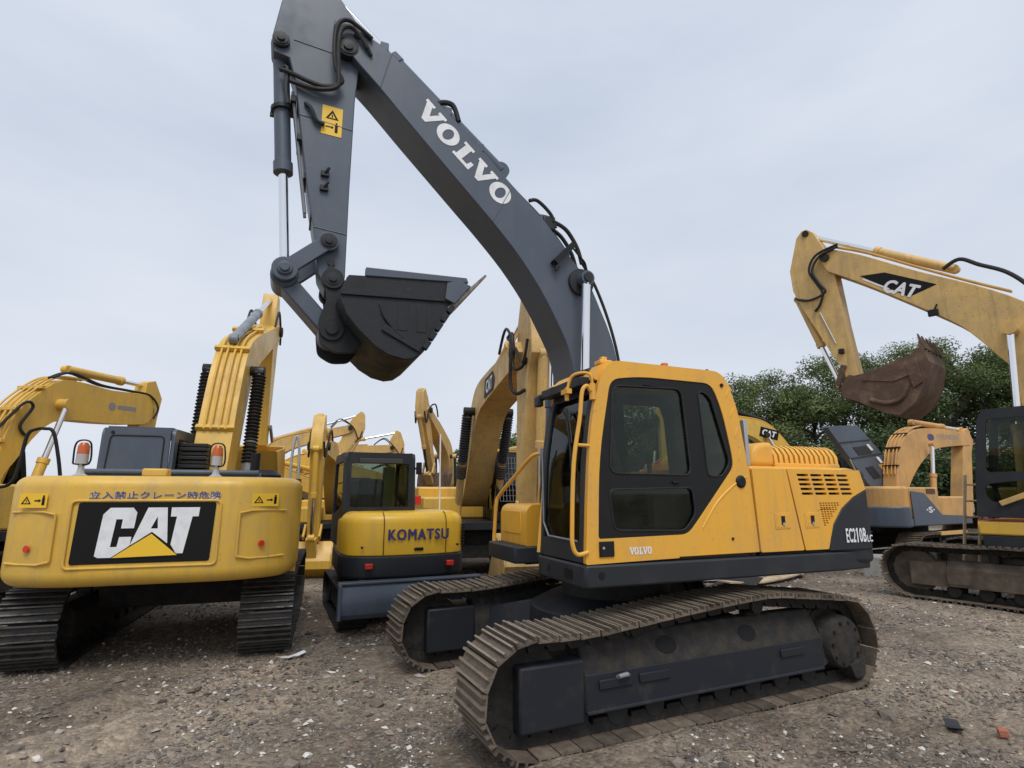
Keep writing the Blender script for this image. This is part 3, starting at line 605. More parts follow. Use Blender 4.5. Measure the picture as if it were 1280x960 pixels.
    for (xa, za, xb, zb) in ((-.535,2.88,-.60,3.00),(-.575,2.68,-.645,2.81),(-.615,2.47,-.68,2.61),(-.645,2.24,-.70,2.39)):
        r_ = B(); r_.tube(spline([(xa,1.329,za),(xa*.62+xb*.38,1.331,za*.5+zb*.5-.01),(xb,1.329,zb)], 4), [.006,.008,.011,.013,.014,.013,.011,.009,.006], 6); part('pressed_rib', r_, 'volvo_yellow', cab)
    r_ = B(); r_.tube(spline([(-.15,1.328,1.62),(-.35,1.330,1.86),(-.60,1.330,2.04),(-.74,1.328,2.10)], 4), .013, 8); part('pressed_rib', r_, 'volvo_yellow', cab)
    nb = B(); nb.tube([(-.655,1.33,2.055),(-.655,1.345,2.055),(-.655,1.357,2.055)], [.062,.062,.045], 20); part('fuel_cap', nb, 'black_paint', cab)
    gp = B(); gp.box(-.80,-.755,1.28,1.338,2.215,2.68); part('edge_strip', gp, 'galvanised', cab, 0.004)
    lay(wordmark(), (.68,1.335,1.405), (-1,0,0), (0,0,1), .235, .068, 'white_print', 'lettering', cab)
    # seat and console
    b = B(); b.box(-.45,.10,.60,1.06,1.72,1.88); b.box(-.52,-.36,.60,1.06,1.85,2.52); b.box(-.50,-.38,.70,.96,2.54,2.76); b.box(-.42,.05,.62,1.04,1.36,1.70); part('seat', b, 'seat_fabric', cab, 0.04)
    b = B(); b.box(-.30,.35,.47,.58,1.36,1.98); b.box(-.30,.30,1.09,1.19,1.36,1.98); b.tube([(.30,.52,1.98),(.33,.52,2.22)], .025, 8); b.tube([(.26,1.14,1.98),(.29,1.14,2.22)], .025, 8); b.tube([(.62,.74,1.37),(.70,.74,1.9)],.02,8); b.tube([(.62,.95,1.37),(.70,.95,1.9)],.02,8); part('console', b, 'cab_inside', cab, 0.02)
    b = B(); b.box(-.30,.28,1.06,1.09,1.98,2.06); part('arm_rest', b, 'seat_fabric', cab, .02)
    b = B(); b.box(.72,.80,.45,.62,2.15,2.40); part('monitor', b, 'cab_inside', cab, .02)
    b = B(); b.box(-.05,.25,.50,.56,1.99,2.02); b.tube([(.30,.52,2.22),(.33,.52,2.32)], .03, 8); part('lever', b, 'black_paint', cab)
    b = B(); b.box(.55,.60,.48,.54,1.45,1.70); part('yellow_tag', b, 'yellow_print', cab)
    b = B(); b.box(-.75,1.08,.40,1.284,1.338,1.365); part('cab_floor', b, 'cab_inside', cab)
    # engine house ------------------------------------------------------
    b = B(); b.box(-2.40,-.86,-1.30,1.30,1.336,2.155); part('engine_house', b, 'black_paint', rt, rz=Z)
    dk = B(); dk.prism(rnd_poly([(1.30,2.16),(1.30,2.20),(1.20,2.222),(-1.20,2.222),(-1.345,2.19),(-1.352,1.4),(-1.302,1.4),(-1.302,2.16)], .01, 2), -2.33, -.79, 'x')
    part('deck', dk, 'volvo_yellow', rt, 0.01, rz=Z)
    pa = B(); pa.plate(rnd_poly([(-.80,2.19),(-1.258,2.19),(-1.415,1.37),(-.835,1.37)], .02, 3), [rnd_poly([(-1.17,1.72),(-1.12,1.72),(-1.12,1.62),(-1.17,1.62)], .008, 2)], 1.302, 1.352)
    dA = part('side_door', pa, 'volvo_yellow', rt, 0.008, rz=Z)
    holes = [rnd_poly([(-1.40-.195*i-.012*j, 2.142-.048*j), (-1.565-.195*i-.012*j, 2.142-.048*j), (-1.571-.195*i-.012*j, 2.117-.048*j), (-1.406-.195*i-.012*j, 2.117-.048*j)], .006, 1) for i in range(4) for j in range(5)]
    hz = []
    for j in range(12):
        zt = 1.845-j*.0225; x1 = -1.69-.0035*j; x2 = max(-2.0, -2.01+.026*max(0, j-1))
        k = x1
        while k-.035 > x2: hz.append([(k,zt),(k-.03,zt),(k-.03,zt-.013),(k,zt-.013)]); k -= .042
    lh = rnd_poly([(-1.53,1.72),(-1.58,1.72),(-1.58,1.62),(-1.53,1.62)], .008, 2)
    pb = B(); pb.plate(rnd_poly([(-1.275,2.19),(-2.35,2.19),(-2.42,1.985),(-2.2,1.90),(-2.01,1.785),(-1.86,1.62),(-1.76,1.37),(-1.432,1.37)], .01, 2), holes+hz+[lh], 1.302, 1.353)
    dB = part('grille_door', pb, 'volvo_yellow', rt, 0.004, rz=Z)
    for (x, p_) in ((-1.145, dA), (-1.555, dB)):
        h_ = B(); h_.box(x-.10,x+.10,1.352,1.357,1.59,1.745); h_.box(x-.085,x+.085,1.356,1.359,1.605,1.73); part('latch_plate', h_, 'volvo_yellow', p_, 0.003)
        h_ = B(); h_.box(x-.03,x+.02,1.357,1.362,1.63,1.715); part('latch_pocket', h_, 'black_paint', p_)
        h_ = B(); h_.tube([(x-.01,1.36,1.635),(x-.01,1.367,1.635)], .017, 10); part('latch', h_, 'galvanised', p_)
    # bonnet with a row of ribs along its left shoulder
    bn = B(); bn.prism(rnd_poly([(-1.16,2.224),(-1.16,2.36),(-1.30,2.475),(-2.33,2.475),(-2.46,2.36),(-2.48,2.224)], [.0,.12,.12,.1,.1,0], 4), -.62, .50)
    bo = part('bonnet', bn, 'volvo_yellow', rt, 0.02, rz=Z)
    bn = B(); bn.prism(rnd_poly([(-1.12,2.224),(-1.16,2.40),(-1.25,2.49),(-1.49,2.505),(-1.49,2.224)], [.0,.1,.1,.0,0], 4), .49, 1.02); part('bonnet_nose', bn, 'volvo_yellow', bo, 0.06, 4)
    bn = B(); bn.box(-2.45,-1.48,.49,.93,2.224,2.44); part('bonnet_core', bn, 'black_paint', bo)
    bn = B(); bn.box(-2.50,-1.485,.49,1.015,2.222,2.275); bn.box(-2.50,-1.485,.40,.74,2.455,2.488); part('bonnet_rail', bn, 'volvo_yellow', bo, 0.012)
    rb = B(); pf = [(1.012,2.27),(1.005,2.36),(.95,2.44),(.86,2.484),(.73,2.49),(.73,2.45),(.85,2.445),(.915,2.41),(.955,2.35),(.96,2.27)]; rb.prism(pf, -.024, .024, 'x'); rm = mesh('bonnet_rib', rb, 'volvo_yellow', 50)
    for k in range(13): share(rm, 'bonnet_rib', bo, Matrix.Translation((-1.51-k*.079, 0, 0)))
    # counterweight -----------------------------------------------------
    cw = B(); cw.prism(rnd_poly([(-1.95,1.30),(-2.33,1.352),(-2.52,1.30),(-2.70,1.05),(-2.80,.5),(-2.82,0),(-2.80,-.5),(-2.70,-1.05),(-2.52,-1.30),(-2.33,-1.352),(-1.95,-1.30)], .12, 4), 1.20, 2.20, 'z')
    c_ = part('counterweight', cw, 'dark_slate', rt, 0.05, 4, rz=Z)
    ap = B(); ap.prism([(-1.77,1.352),(-1.80,1.48),(-1.87,1.62),(-2.02,1.785),(-2.21,1.895),(-2.42,1.975),(-2.42,1.352)], 1.30, 1.358); part('side_cover', ap, 'dark_slate', c_, 0.008)
    lay(text_polys('EC2', 0, space=1.1, heavy=.035), (-2.02,1.358,1.425), (-1,0,0), (0,0,1), .142, .150, 'white_print', 'model_lettering', c_)
    lay(polys([[[(0,.80),(.13,1),(.30,1),(.30,0),(.14,0),(.14,.80)]]]), (-2.172,1.358,1.425), (-1,0,0), (0,0,1), .034, .150, 'white_print', 'model_lettering', c_)
    lay(text_polys('0B', 0, space=1.1, heavy=.035), (-2.222,1.358,1.425), (-1,0,0), (0,0,1), .105, .150, 'white_print', 'model_lettering', c_)
    lay(text_polys('LC', 0, space=1.1, heavy=.04), (-2.338,1.358,1.425), (-1,0,0), (0,0,1), .085, .075, 'white_print', 'model_lettering', c_)
    # tool box on the right front with its rail -------------------------
    tb = B(); tb.prism(rnd_poly([(.05,1.33),(.89,1.33),(.89,1.74),(.82,1.81),(.05,1.81)], [.0,.02,.06,.06,0], 4), -1.30, -.47); bx = part('tool_box', tb, 'volvo_yellow', rt, 0.03, 3, rz=Z)
    tb = B(); tb.box(.888,.902,-1.20,-.62,1.46,1.73); part('box_lid', tb, 'volvo_yellow', bx, 0.012)
    tb = B(); tb.prism([(-.2,1.13),(.90,1.13),(.90,1.33),(-.2,1.33)], -1.345, -.46); part('box_base', tb, 'black_paint', bx, 0.012)
    hr = B(); hr.tube(spline([(.90,-1.20,1.26),(.94,-1.30,1.25),(.96,-1.36,1.33),(.95,-1.37,1.5),(.93,-1.37,1.80),(.90,-1.32,1.92),(.82,-.97,2.16),(.75,-.62,2.38),(.67,-.55,2.42)], 6), .024, 8); part('hand_rail', hr, 'volvo_yellow', rt, rz=Z)
    # boom --------------------------------------------------------------
    W_ = .26
    tp = [(3.42,6.86),(3.36,6.94),(2.89,6.77),(2.52,6.46),(2.15,6.17),(1.76,5.81),(1.37,5.43),(.96,5.08),(.63,4.69),(.39,4.40),(.24,4.09),(.12,3.81),(.04,3.53),(-.02,3.1),(-.05,2.6),(-.10,2.1),(-.02,1.75)]
    bt = [(.22,1.72),(.36,2.1),(.48,2.6),(.58,3.15),(.67,3.55),(.81,3.85),(1.02,4.22),(1.30,4.60),(1.62,4.95),(1.95,5.28),(2.29,5.62),(2.62,5.95),(2.95,6.29),(3.17,6.50),(3.34,6.70)]
    sm = lambda p: [(a[0], a[2]) for a in spline([(q[0], 0, q[1]) for q in p], 3)]
    b = B(); b.prism(sm(tp)+sm(bt), -W_, W_); bm_ = part('boom', b, 'slate_paint', rt, 0.010, rz=Z, smooth=25)
    d = Vector((-.735, 0, -.678)).normalized(); u = Vector((-.678, 0, .735)).normalized()
    lay(wordmark(), (2.545,W_,6.09), d, u, 1.43, .25, 'white_print', 'lettering', bm_)
    for (a, c) in (((1.36,5.42),(1.60,4.94)),((2.80,6.70),(2.90,6.26))):
        s_ = B(); s_.tube([(a[0],W_+.001,a[1]),(c[0],W_+.001,c[1])], .006, 6); part('weld_seam', s_, 'slate_paint', bm_)
    ps = B(); ps.tube([(.50,-.47,4.37),(.50,-.31,4.37),(.50,-.30,4.37),(.50,.30,4.37),(.50,.31,4.37),(.50,.47,4.37)], [.055,.055,.16,.16,.055,.055], 24); part('ram_pin', ps, 'dark_slate', bm_)
    for s in (1, -1): cylinder(rt, (.62,1.45), (.50,4.37), .56, .085, .052, s*.40, Z, 'slate_paint', eye=.085, ew=.05)
    cylinder(rt, (1.42,5.74), (3.60,7.56), .62, .085, .055, 0, Z, 'slate_paint', eye=.10)
    # pipes and hoses over the back of the boom
    def on_top(i0, i1, off, y): return [(p[0]-.7*off, y, p[1]+.72*off) for p in tp[i0:i1]]
    for k, y in enumerate((.18, .06, -.06, -.18)): hose(bm_, on_top(2, 9, .05, y), .017, 'slate_paint', 0, 'boom_pipe')
    for i in (2, 4, 5, 7):
        c = B(); x, z = tp[i]; c.box(x-.06,x+.03,-.23,.23,z-.01,z+.09); part('pipe_clamp', c, 'slate_paint', bm_, .008)
    hose(bm_, [(2.0,.20,6.13),(2.08,.20,6.32),(2.24,.19,6.30),(2.2,.18,6.18)], .03, 'dark_slate', 0)
    hose(bm_, [(1.14,.24,5.30),(1.03,.24,5.32),(.86,.24,5.18),(.80,.24,5.02)], .022, 'rubber', 0)
    hose(bm_, [(.84,.24,5.10),(.66,.24,5.02),(.52,.24,4.82),(.46,.24,4.62)], .026, 'rubber', 0)
    hose(bm_, [(.84,.10,5.10),(.66,.10,5.00),(.52,.10,4.80),(.46,.10,4.60)], .026, 'rubber', 0)
    v_ = B(); v_.box(.80,.96,.08,.25,4.98,5.16); part('valve_block', v_, 'dark_slate', bm_, .02)
    hose(bm_, [(.46,.255,4.62),(.30,.262,4.36),(.15,.262,4.0),(.04,.262,3.62),(-.03,.262,3.2)], .018, 'rubber', 0)
    lp = B(); lp.bar((.86,W_+.05,4.54),(.62,W_+.05,4.80),.05,.035); lp.tube(spline([(.86,W_+.04,4.54),(.84,W_+.06,4.45),(.80,W_+.05,4.5)],4),.012,6); lp.tube(spline([(.62,W_+.05,4.78),(.52,W_+.04,4.68),(.44,W_+.02,4.62),(.40,W_,4.5)],4),.012,6); part('work_lamp', lp, 'black_paint', bm_, .01)
    # stick ---------------------------------------------------------------
    ap = [(3.55,7.62),(3.74,7.60),(3.95,7.05),(4.01,6.59),(3.99,6.43),(3.83,6.40),(3.75,6.13),(3.55,4.92),(3.44,4.38),(3.40,4.08),(3.32,3.93),(3.18,3.95),(3.14,4.07),(3.15,5.01),(3.15,6.09),(3.13,6.44),(2.98,6.80),(3.37,7.30)]
    b = B(); b.prism(ap, -.165, .165); ar = part('stick', b, 'slate_paint', rt, 0.010, rz=Z)
    for (x, z, y, r_) in ((3.26,6.64,.275,.11),(3.32,4.40,.262,.082),(3.26,4.0,.29,.085),(3.92,6.56,.22,.085)):
        pv = B(); pv.tube([(x,-y,z),(x,-y+.001,z),(x,y-.012,z),(x,y-.010,z),(x,y,z),(x,y+.001,z),(x,y+.02,z),(x,y+.022,z)], [r_*.3,r_,r_,r_*.8,r_*.8,r_*.45,r_*.45,r_*.1], 22); part('pin', pv, 'dark_slate', ar)
    for (a, c) in (((3.80,6.62),(3.2,6.57)),((3.69,5.77),(3.16,5.72)),((3.47,4.56),(3.15,4.53))):
        s_ = B(); s_.tube([(a[0],.166,a[1]),(c[0],.166,c[1])], .006, 6); part('weld_seam', s_, 'slate_paint', ar)
    sticker(ar, (3.47,.165,5.61), (-1,0,-.03), (0,0,1), .205, .335, vertical=True)
    for z in (5.12, 4.96):
        s_ = B(); s_.box(3.36,3.44,.165,.20,z,z+.06); s_.tube([(3.40,.19,z+.03),(3.36,.22,z+.09)], .016, 8); part('hose_bracket', s_, 'dark_slate', ar, .006)
    for z in (4.20, 4.13): s_ = B(); s_.ycyl(3.28,z,.16,.19,.035,12); part('grease_fitting', s_, 'dark_slate', ar)
    hose(ar, [(3.02,.285,6.80),(3.26,.30,6.93),(3.38,.30,6.84),(3.40,.28,6.60),(3.37,.27,6.34),(3.30,.25,6.20),(3.5,.22,6.12),(3.84,.20,6.20),(3.90,.17,6.22)], .024, 'rubber', 0)
    hose(ar, [(3.06,.29,6.66),(3.22,.31,6.84),(3.34,.31,6.78),(3.36,.29,6.55),(3.34,.28,6.28),(3.35,.26,6.12),(3.55,.23,6.06),(3.80,.20,6.10)], .024, 'rubber', 0)
    hose(ar, [(3.02,.27,6.60),(3.10,.30,6.72),(3.2,.28,6.80)], .022, 'rubber', 0)
    p_ = B(); p_.tube(spline([(3.92,.14,6.24),(3.84,.18,6.26),(3.83,.18,6.0),(3.80,.18,5.85)],4), .018, 8); p_.tube(spline([(3.64,.18,5.9),(3.58,.21,5.84),(3.52,.20,5.72),(3.44,.19,5.70)],4), .022, 8); part('stick_pipe', p_, 'dark_slate', ar)
    for k in range(5):
        q_ = B(); z = 5.95-.42*k; x = 3.74-.073*k-.018*k; q_.box(x-.01,x+.045,-.15,.15,z-.035,z+.035); part('pipe_clip', q_, 'dark_slate', ar, .006)
    pp = B(); pp.tube([(3.77,.10,6.05),(3.56,.10,4.72)], .016, 8); pp.tube([(3.77,0,6.05),(3.56,0,4.72)], .016, 8); part('front_pipe', pp, 'grey_cylinder', ar)
    # bucket ram and linkage
    cylinder(rt, (3.92,6.56), (3.70,4.05), .555, .082, .048, 0, Z, 'slate_paint', eye=.10, ew=.12)
    cl = B(); cl.tube([(3.86,0,5.90),(3.855,0,5.86)], .115, 14); cl.box(3.80,3.98,-.13,-.09,5.86,5.90); part('ram_clamp', cl, 'dark_slate', rt, rz=Z)
    lk = B()
    for s in (-1, 1): lk.bar((3.70,s*.215,4.05),(3.32,s*.215,4.40),.028,.075); lk.ycyl(3.70,4.05,s*.215-.035,s*.215+.035,.12,20); lk.ycyl(3.32,4.40,s*.215-.03,s*.215+.03,.10,20)
    lk.tube([(3.70,-.30,4.05),(3.70,.275,4.05),(3.70,.277,4.05),(3.70,.30,4.05)], [.07,.07,.045,.045], 18); part('guide_link', lk, 'slate_paint', rt, .008, rz=Z)
    lk = B(); lk.bar((3.69,0,3.98),(3.24,0,3.50),.15,.085); lk.ycyl(3.70,4.02,-.18,.18,.13,20); lk.ycyl(3.24,3.49,-.16,.16,.12,20); part('bucket_link', lk, 'slate_paint', rt, .02, rz=Z)
    bp = [(3.22,3.74),(3.15,3.93),(2.99,3.955),(2.04,4.02),(1.93,4.00),(2.10,3.80),(2.30,3.46),(2.41,3.27),(2.50,3.20),(2.60,3.18),(2.74,3.21),(2.88,3.29),(3.02,3.42),(3.14,3.56)]
    bk = bucket(rt, bp, [4,5,6,7,8,9,10,11,12,13,0,1], .56, 'bucket_black', Z)
    for s in (-1, 1):
        ea = B(); ea.prism(rnd_poly([(3.10,3.92),(3.20,4.10),(3.34,4.06),(3.30,3.8),(3.37,3.56),(3.34,3.34),(3.20,3.26),(3.02,3.28),(2.95,3.40),(3.05,3.6)], .05, 3), s*.235-.03, s*.235+.03)
        ea.ycyl(3.26,4.0,s*.235-.05,s*.235+.05,.105,18); ea.ycyl(3.24,3.49,s*.235-.05,s*.235+.05,.115,18); ea.ycyl(3.24,3.49,s*.235-.07,s*.235+.07,.06,14)
        part('bucket_ear', ea, 'bucket_black', bk, .006)
    rp = B(); rp.prism([(3.2,3.77),(3.14,3.935),(2.05,4.03),(2.14,3.80),(3.2,3.74)], .579, .600); part('side_band', rp, 'bucket_black', bk, .006)
    rp = B(); rp.prism([(2.99,3.945),(2.99,4.03),(2.0,4.07),(1.98,4.02)], .55, .615); part('side_lip', rp, 'slate_paint', bk, .006)
    rp = B(); rp.prism([(2.20,3.99),(2.08,4.03),(1.96,3.99),(2.12,3.78),(2.22,3.82)], .602, .622); part('side_cutter', rp, 'slate_paint', bk, .006)
    rp = B(); rp.add([(1.78,-.60,4.13),(1.78,.60,4.13),(2.16,.60,3.70),(2.16,-.60,3.70),(1.80,-.60,4.145),(1.80,.60,4.145),(2.19,.60,3.74),(2.19,-.60,3.74)], [(0,1,2,3),(7,6,5,4),(0,4,5,1),(1,5,6,2),(2,6,7,3),(3,7,4,0)]); part('cutting_edge', rp, 'worn_steel', bk, .004)
    for k in range(5):
        q = Vector((2.13+.057*k, 0, 3.77-.098*k)); q2 = q+Vector((.046, 0, -.079)); s_ = B(); s_.bar((q.x,.575,q.z),(q2.x,.575,q2.z),.03,.026); part('wear_block', s_, 'bucket_black', bk, .006)
    rp = B(); rp.tube(spline([(2.84,.582,3.70),(2.80,.59,3.58),(2.70,.59,3.46),(2.60,.59,3.38)],4), .014, 8); rp.bar((2.80,.588,3.47),(2.44,.588,3.29),.012,.035); part('wear_strip', rp, 'bucket_black', bk, .006)
    for z_, a in ((2.62,.0),(2.44,.0)):
        rp = B(); rp.box(z_-.05,z_+.05,.578,.584,3.46,3.74); part('patch_plate', rp, 'bucket_black', bk, .003)
    return rt
build_main()

# ------------------------------------------------------------------ shared pieces for the other machines
def undercarriage(rt, sc, shoe, rz=0.0, frame='frame_muddy', single=None, ys=(1, -1)):
    """crawler tracks, frames and car body at scale sc; rz turns them under the house"""
    part('car_body', carbody(sc), frame, rt, 0.02, rz=rz)
    top = [(1.78*sc,.86*sc),(1.0*sc,.865*sc),(.5*sc,.885*sc),(-.2*sc,.87*sc),(-.8*sc,.89*sc),(-1.78*sc,.875*sc)]
    for s in ys:
        yc = 1.195*s*sc
        track(rt, yc, .6*sc, 1.8*sc, -1.8*sc, .415*sc, .42*sc, top, shoe, .19*sc, single=single, rz=rz)
        b = B(); b.prism([(yc-.195*sc,.24*sc),(yc+.195*sc,.24*sc),(yc+.195*sc,.52*sc),(yc+.1*sc,.64*sc),(yc-.1*sc,.64*sc),(yc-.195*sc,.52*sc)], -1.5*sc, 1.3*sc, 'x')
        fr = part('track_frame', b, frame, rt, 0.01, rz=rz)
        b = B(); b.box(1.305*sc, 1.83*sc, yc-.17*sc, yc+.17*sc, .22*sc, .60*sc); part('idler_guard', b, frame, fr, .01)
        b = B(); b.box(1.0*sc, 1.3*sc, yc+s*.196*sc-.01, yc+s*.196*sc+.01, .28*sc, .50*sc); part('side_plate', b, frame, fr, .004)
        for x in (.7, -.7): b = B(); b.box((x-.06)*sc, (x+.06)*sc, yc-.08*sc, yc+.08*sc, .62*sc, .79*sc); part('carrier_roller', b, 'dark_iron', fr)
        if not single:
            for k in range(7): part('bottom_roller', wheel(.10*sc, yc-.15*sc, yc+.15*sc, (1.25-k*.42)*sc, .17*sc, .8, 14), 'dark_iron', fr)
        part('idler', wheel(.35*sc, yc-.085*sc, yc+.085*sc, 1.8*sc, .445*sc, .4, 22), frame, fr); part('sprocket', wheel(.36*sc, yc-.06*sc, yc+.06*sc, -1.8*sc, .45*sc, .4, 22), 'dark_iron', fr)
        b = B(); b.tube([(-1.8*sc, yc+s*.062*sc, .446*sc), (-1.8*sc, yc+s*.24*sc, .446*sc)], .24*sc, 20); part('final_drive', b, frame, fr)
def _w(b): return b.v, b.f
def carbody(sc):
    b = B(); b.tube([(0,0,.46*sc),(0,0,1.12*sc)], .62*sc, 24)
    b.box(-.75*sc,.75*sc,-1.02*sc,1.02*sc,.42*sc,.72*sc)
    return b
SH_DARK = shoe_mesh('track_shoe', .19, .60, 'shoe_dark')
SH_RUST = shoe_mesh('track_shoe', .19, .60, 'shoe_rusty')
def front_gear(rt, paint, th, foot=(.15,1.8), sc=1.0, arm_ang=0.0, rz=0.0, ram='chrome', boom_w=.25, arm_w=.17, bell=False, buck='bucket_rust', buck_ang=0.0, teeth=5, ram_paint=None, has_bucket=True, arm_sc=None, pipes=True):
    """generic raised boom, stick, rams, linkage and bucket"""
    rp = ram_paint or paint; asc = arm_sc or sc
    tp = rotp(BOOM_T, th, sc=sc, to=foot); bt = rotp(BOOM_B, th, sc=sc, to=foot)
    sm = lambda p: [(a[0], a[2]) for a in spline([(q[0], 0, q[1]) for q in p], 3)]
    b = B(); b.prism(sm(tp)+sm(bt), -boom_w, boom_w); bm_ = part('boom', b, paint, rt, .012, rz=rz, smooth=25)
    tip = rotp([(5.66,0)], th, sc=sc, to=foot)[0]
    ap = rotp(ARM_O, arm_ang, sc=asc, to=tip); b = B(); b.prism(ap, -arm_w, arm_w); st = part('stick', b, paint, rt, .012, rz=rz)
    mid = rotp([(2.35,.95)], th, sc=sc, to=foot)[0]
    b = B(); b.ycyl(mid[0], mid[1], -boom_w-.25, boom_w+.25, .09*sc, 16); part('pin', b, 'dark_iron', bm_)
    b = B(); b.ycyl(tip[0], tip[1], -boom_w-.06, boom_w+.06, .12*sc, 18); part('pin', b, 'dark_iron', bm_)
    for s in (1, -1):
        cylinder(rt, (foot[0]+.45, foot[1]-.55), mid, .55, .085*sc, .055*sc, s*(boom_w+.16), rz, rp, ram)
        if bell: bellows(rt, (foot[0]+.45+(mid[0]-foot[0]-.45)*.40, foot[1]-.55+(mid[1]-foot[1]+.55)*.40), (foot[0]+.45+(mid[0]-foot[0]-.45)*.97, foot[1]-.55+(mid[1]-foot[1]+.55)*.97), s*(boom_w+.16), .125, rz)
    a0 = rotp([(2.5,1.52)], th, sc=sc, to=foot)[0]; a1 = rotp([(.16,.86)], arm_ang, sc=asc, to=tip)[0]
    cylinder(rt, a0, a1, .56, .09*sc, .055*sc, 0, rz, rp, ram)
    b0 = rotp([(.60,-.12)], arm_ang, sc=asc, to=tip)[0]; b1 = rotp([(.42,-2.62)], arm_ang, sc=asc, to=tip)[0]; bp = rotp([(-.02,-2.74)], arm_ang, sc=asc, to=tip)[0]; l0 = rotp([(.03,-2.3)], arm_ang, sc=asc, to=tip)[0]
    cylinder(rt, b0, b1, .55, .08*sc, .05*sc, 0, rz, rp, ram)
    pts = rotp(BUCK_O, buck_ang, sc=sc, to=bp); l1 = rotp([(.02,-.5)], buck_ang, sc=sc, to=bp)[0]
    lk = B()
    for s in (-1, 1): lk.bar((b1[0],s*(arm_w+.04),b1[1]),(l0[0],s*(arm_w+.04),l0[1]),.025,.06)
    lk.bar((b1[0],0,b1[1]),(l1[0],0,l1[1]),.12,.07); part('bucket_linkage', lk, rp, rt, .008, rz=rz)
    if has_bucket: bucket(rt, pts, list(range(3,13))+[0], .55*sc, buck, rz, teeth)
    if pipes:
        for y in (-.16, -.06, .06, .16):
            hose(bm_, [(q[0], y, q[1]) for q in rotp([(x_, z_+.06) for x_, z_ in BOOM_T[1:7]], th, sc=sc, to=foot)], .02, paint, 0, 'boom_pipe')
        h0 = rotp([(4.9,.55)], th, sc=sc, to=foot)[0]; h1 = rotp([(5.5,.62)], th, sc=sc, to=foot)[0]; h2 = rotp([(.55,.1)], arm_ang, sc=asc, to=tip)[0]
        for y in (boom_w+.03, -boom_w-.03): hose(bm_, [(h0[0],y,h0[1]),(h1[0],y,h1[1]),(tip[0]+.1,y*.9,tip[1]+.05),(h2[0]-.15,y*.8,h2[1]-.35),(h2[0],y*.7,h2[1])], .025, 'rubber', 0)
    return bm_, st, tip
def generic_house(rt, paint, sc=1.0, rz=0.0, cab='black_paint', cw_m=None, guard=False, base='dark_slate'):
    b = B(); b.box(-2.1*sc,1.1*sc,-1.33*sc,1.33*sc,1.08*sc,1.28*sc); part('revolving_frame', b, base, rt, .02, rz=rz)
    b = B(); b.box(-2.0*sc,-.55*sc,-1.32*sc,1.32*sc,1.281*sc,2.10*sc); b.box(-.55*sc,.9*sc,-1.32*sc,-.42*sc,1.281*sc,1.85*sc); part('engine_house', b, paint, rt, .05, 3, rz=rz)
    b = B(); b.prism(rnd_poly([(-2.01*sc,1.34*sc),(-2.35*sc,1.34*sc),(-2.68*sc,.95*sc),(-2.76*sc,0),(-2.68*sc,-.95*sc),(-2.35*sc,-1.34*sc),(-2.01*sc,-1.34*sc)], .2*sc, 4), 1.06*sc, 2.12*sc, 'z'); part('counterweight', b, cw_m or paint, rt, .07, 3, rz=rz)
    so = rnd_poly([(1.18*sc,1.29*sc),(1.12*sc,2.2*sc),(.95*sc,2.95*sc),(-.45*sc,2.95*sc),(-.52*sc,1.29*sc)], [.02,.3,.15,.12,.02], 4)
    wn = rnd_poly([(1.0*sc,2.15*sc),(.86*sc,2.82*sc),(-.34*sc,2.82*sc),(-.38*sc,2.15*sc)], .08, 3); wl = rnd_poly([(1.05*sc,1.55*sc),(1.02*sc,2.05*sc),(.1*sc,2.05*sc),(.1*sc,1.55*sc)], .06, 3)
    b = B()
    for y in (.42*sc, 1.30*sc): b.plate(so, [wn, wl], y-.025, y+.025)
    b.box(-.48*sc,.95*sc,.446*sc,1.274*sc,2.87*sc,2.94*sc); b.box(-.52*sc,-.47*sc,.446*sc,1.274*sc,1.29*sc,2.0*sc)
    b.box(1.10*sc,1.16*sc,.446*sc,1.274*sc,1.29*sc,1.5*sc); b.bar((1.12*sc,.86*sc,2.15*sc),(.95*sc,.86*sc,2.9*sc),.40*sc,.012)
    c = part('cab', b, cab, rt, .008, rz=rz)
    for y in (.42*sc, 1.30*sc):
        for q in (wn, wl): g_ = B(); g_.prism(q, y-.004, y+.004); part('window_pane', g_, 'dark_glass', c)
    g_ = B(); g_.box(-.50*sc,-.49*sc,.45*sc,1.27*sc,2.0*sc,2.87*sc); part('rear_pane', g_, 'dark_glass', c)
    g_ = B(); g_.box(1.10*sc,1.11*sc,.45*sc,1.27*sc,1.5*sc,2.2*sc); part('windshield', g_, 'dark_glass', c)
    if guard:
        g_ = B()
        for k in range(11): y = .47*sc+k*.08*sc; g_.bar((1.22*sc,y,1.75*sc),(1.0*sc,y,2.8*sc),.005,.005)
        for k in range(9): z = 1.75+k*.13; x = 1.22-(z-1.75)*.21; g_.box((x-.008)*sc,(x+.008)*sc,.46*sc,1.28*sc,(z-.005)*sc,(z+.005)*sc)
        part('window_guard', g_, 'grey_cylinder', c)
    return c
def badge(parent, o, ux, uy, h, kind='plate', rz=0.0):
    """black plate with the three letter mark and yellow triangle"""
    w_ = h*1.9; ux = Vector(ux).normalized(); uy = Vector(uy).normalized(); o = Vector(o)
    pl = lay(([(0,0),(w_,0),(w_,h),(0,h)], [(0,1,2,3)]), o, ux, uy, w_, h, 'black_print', 'brand_plate', parent, rz)
    lay(text_polys('CAT', 0, .12, 1.06, .05), o+ux*(w_*.12)+uy*(h*.18), ux, uy, w_*.76, h*.64, 'white_print', 'lettering', pl, off=.008)
    return pl
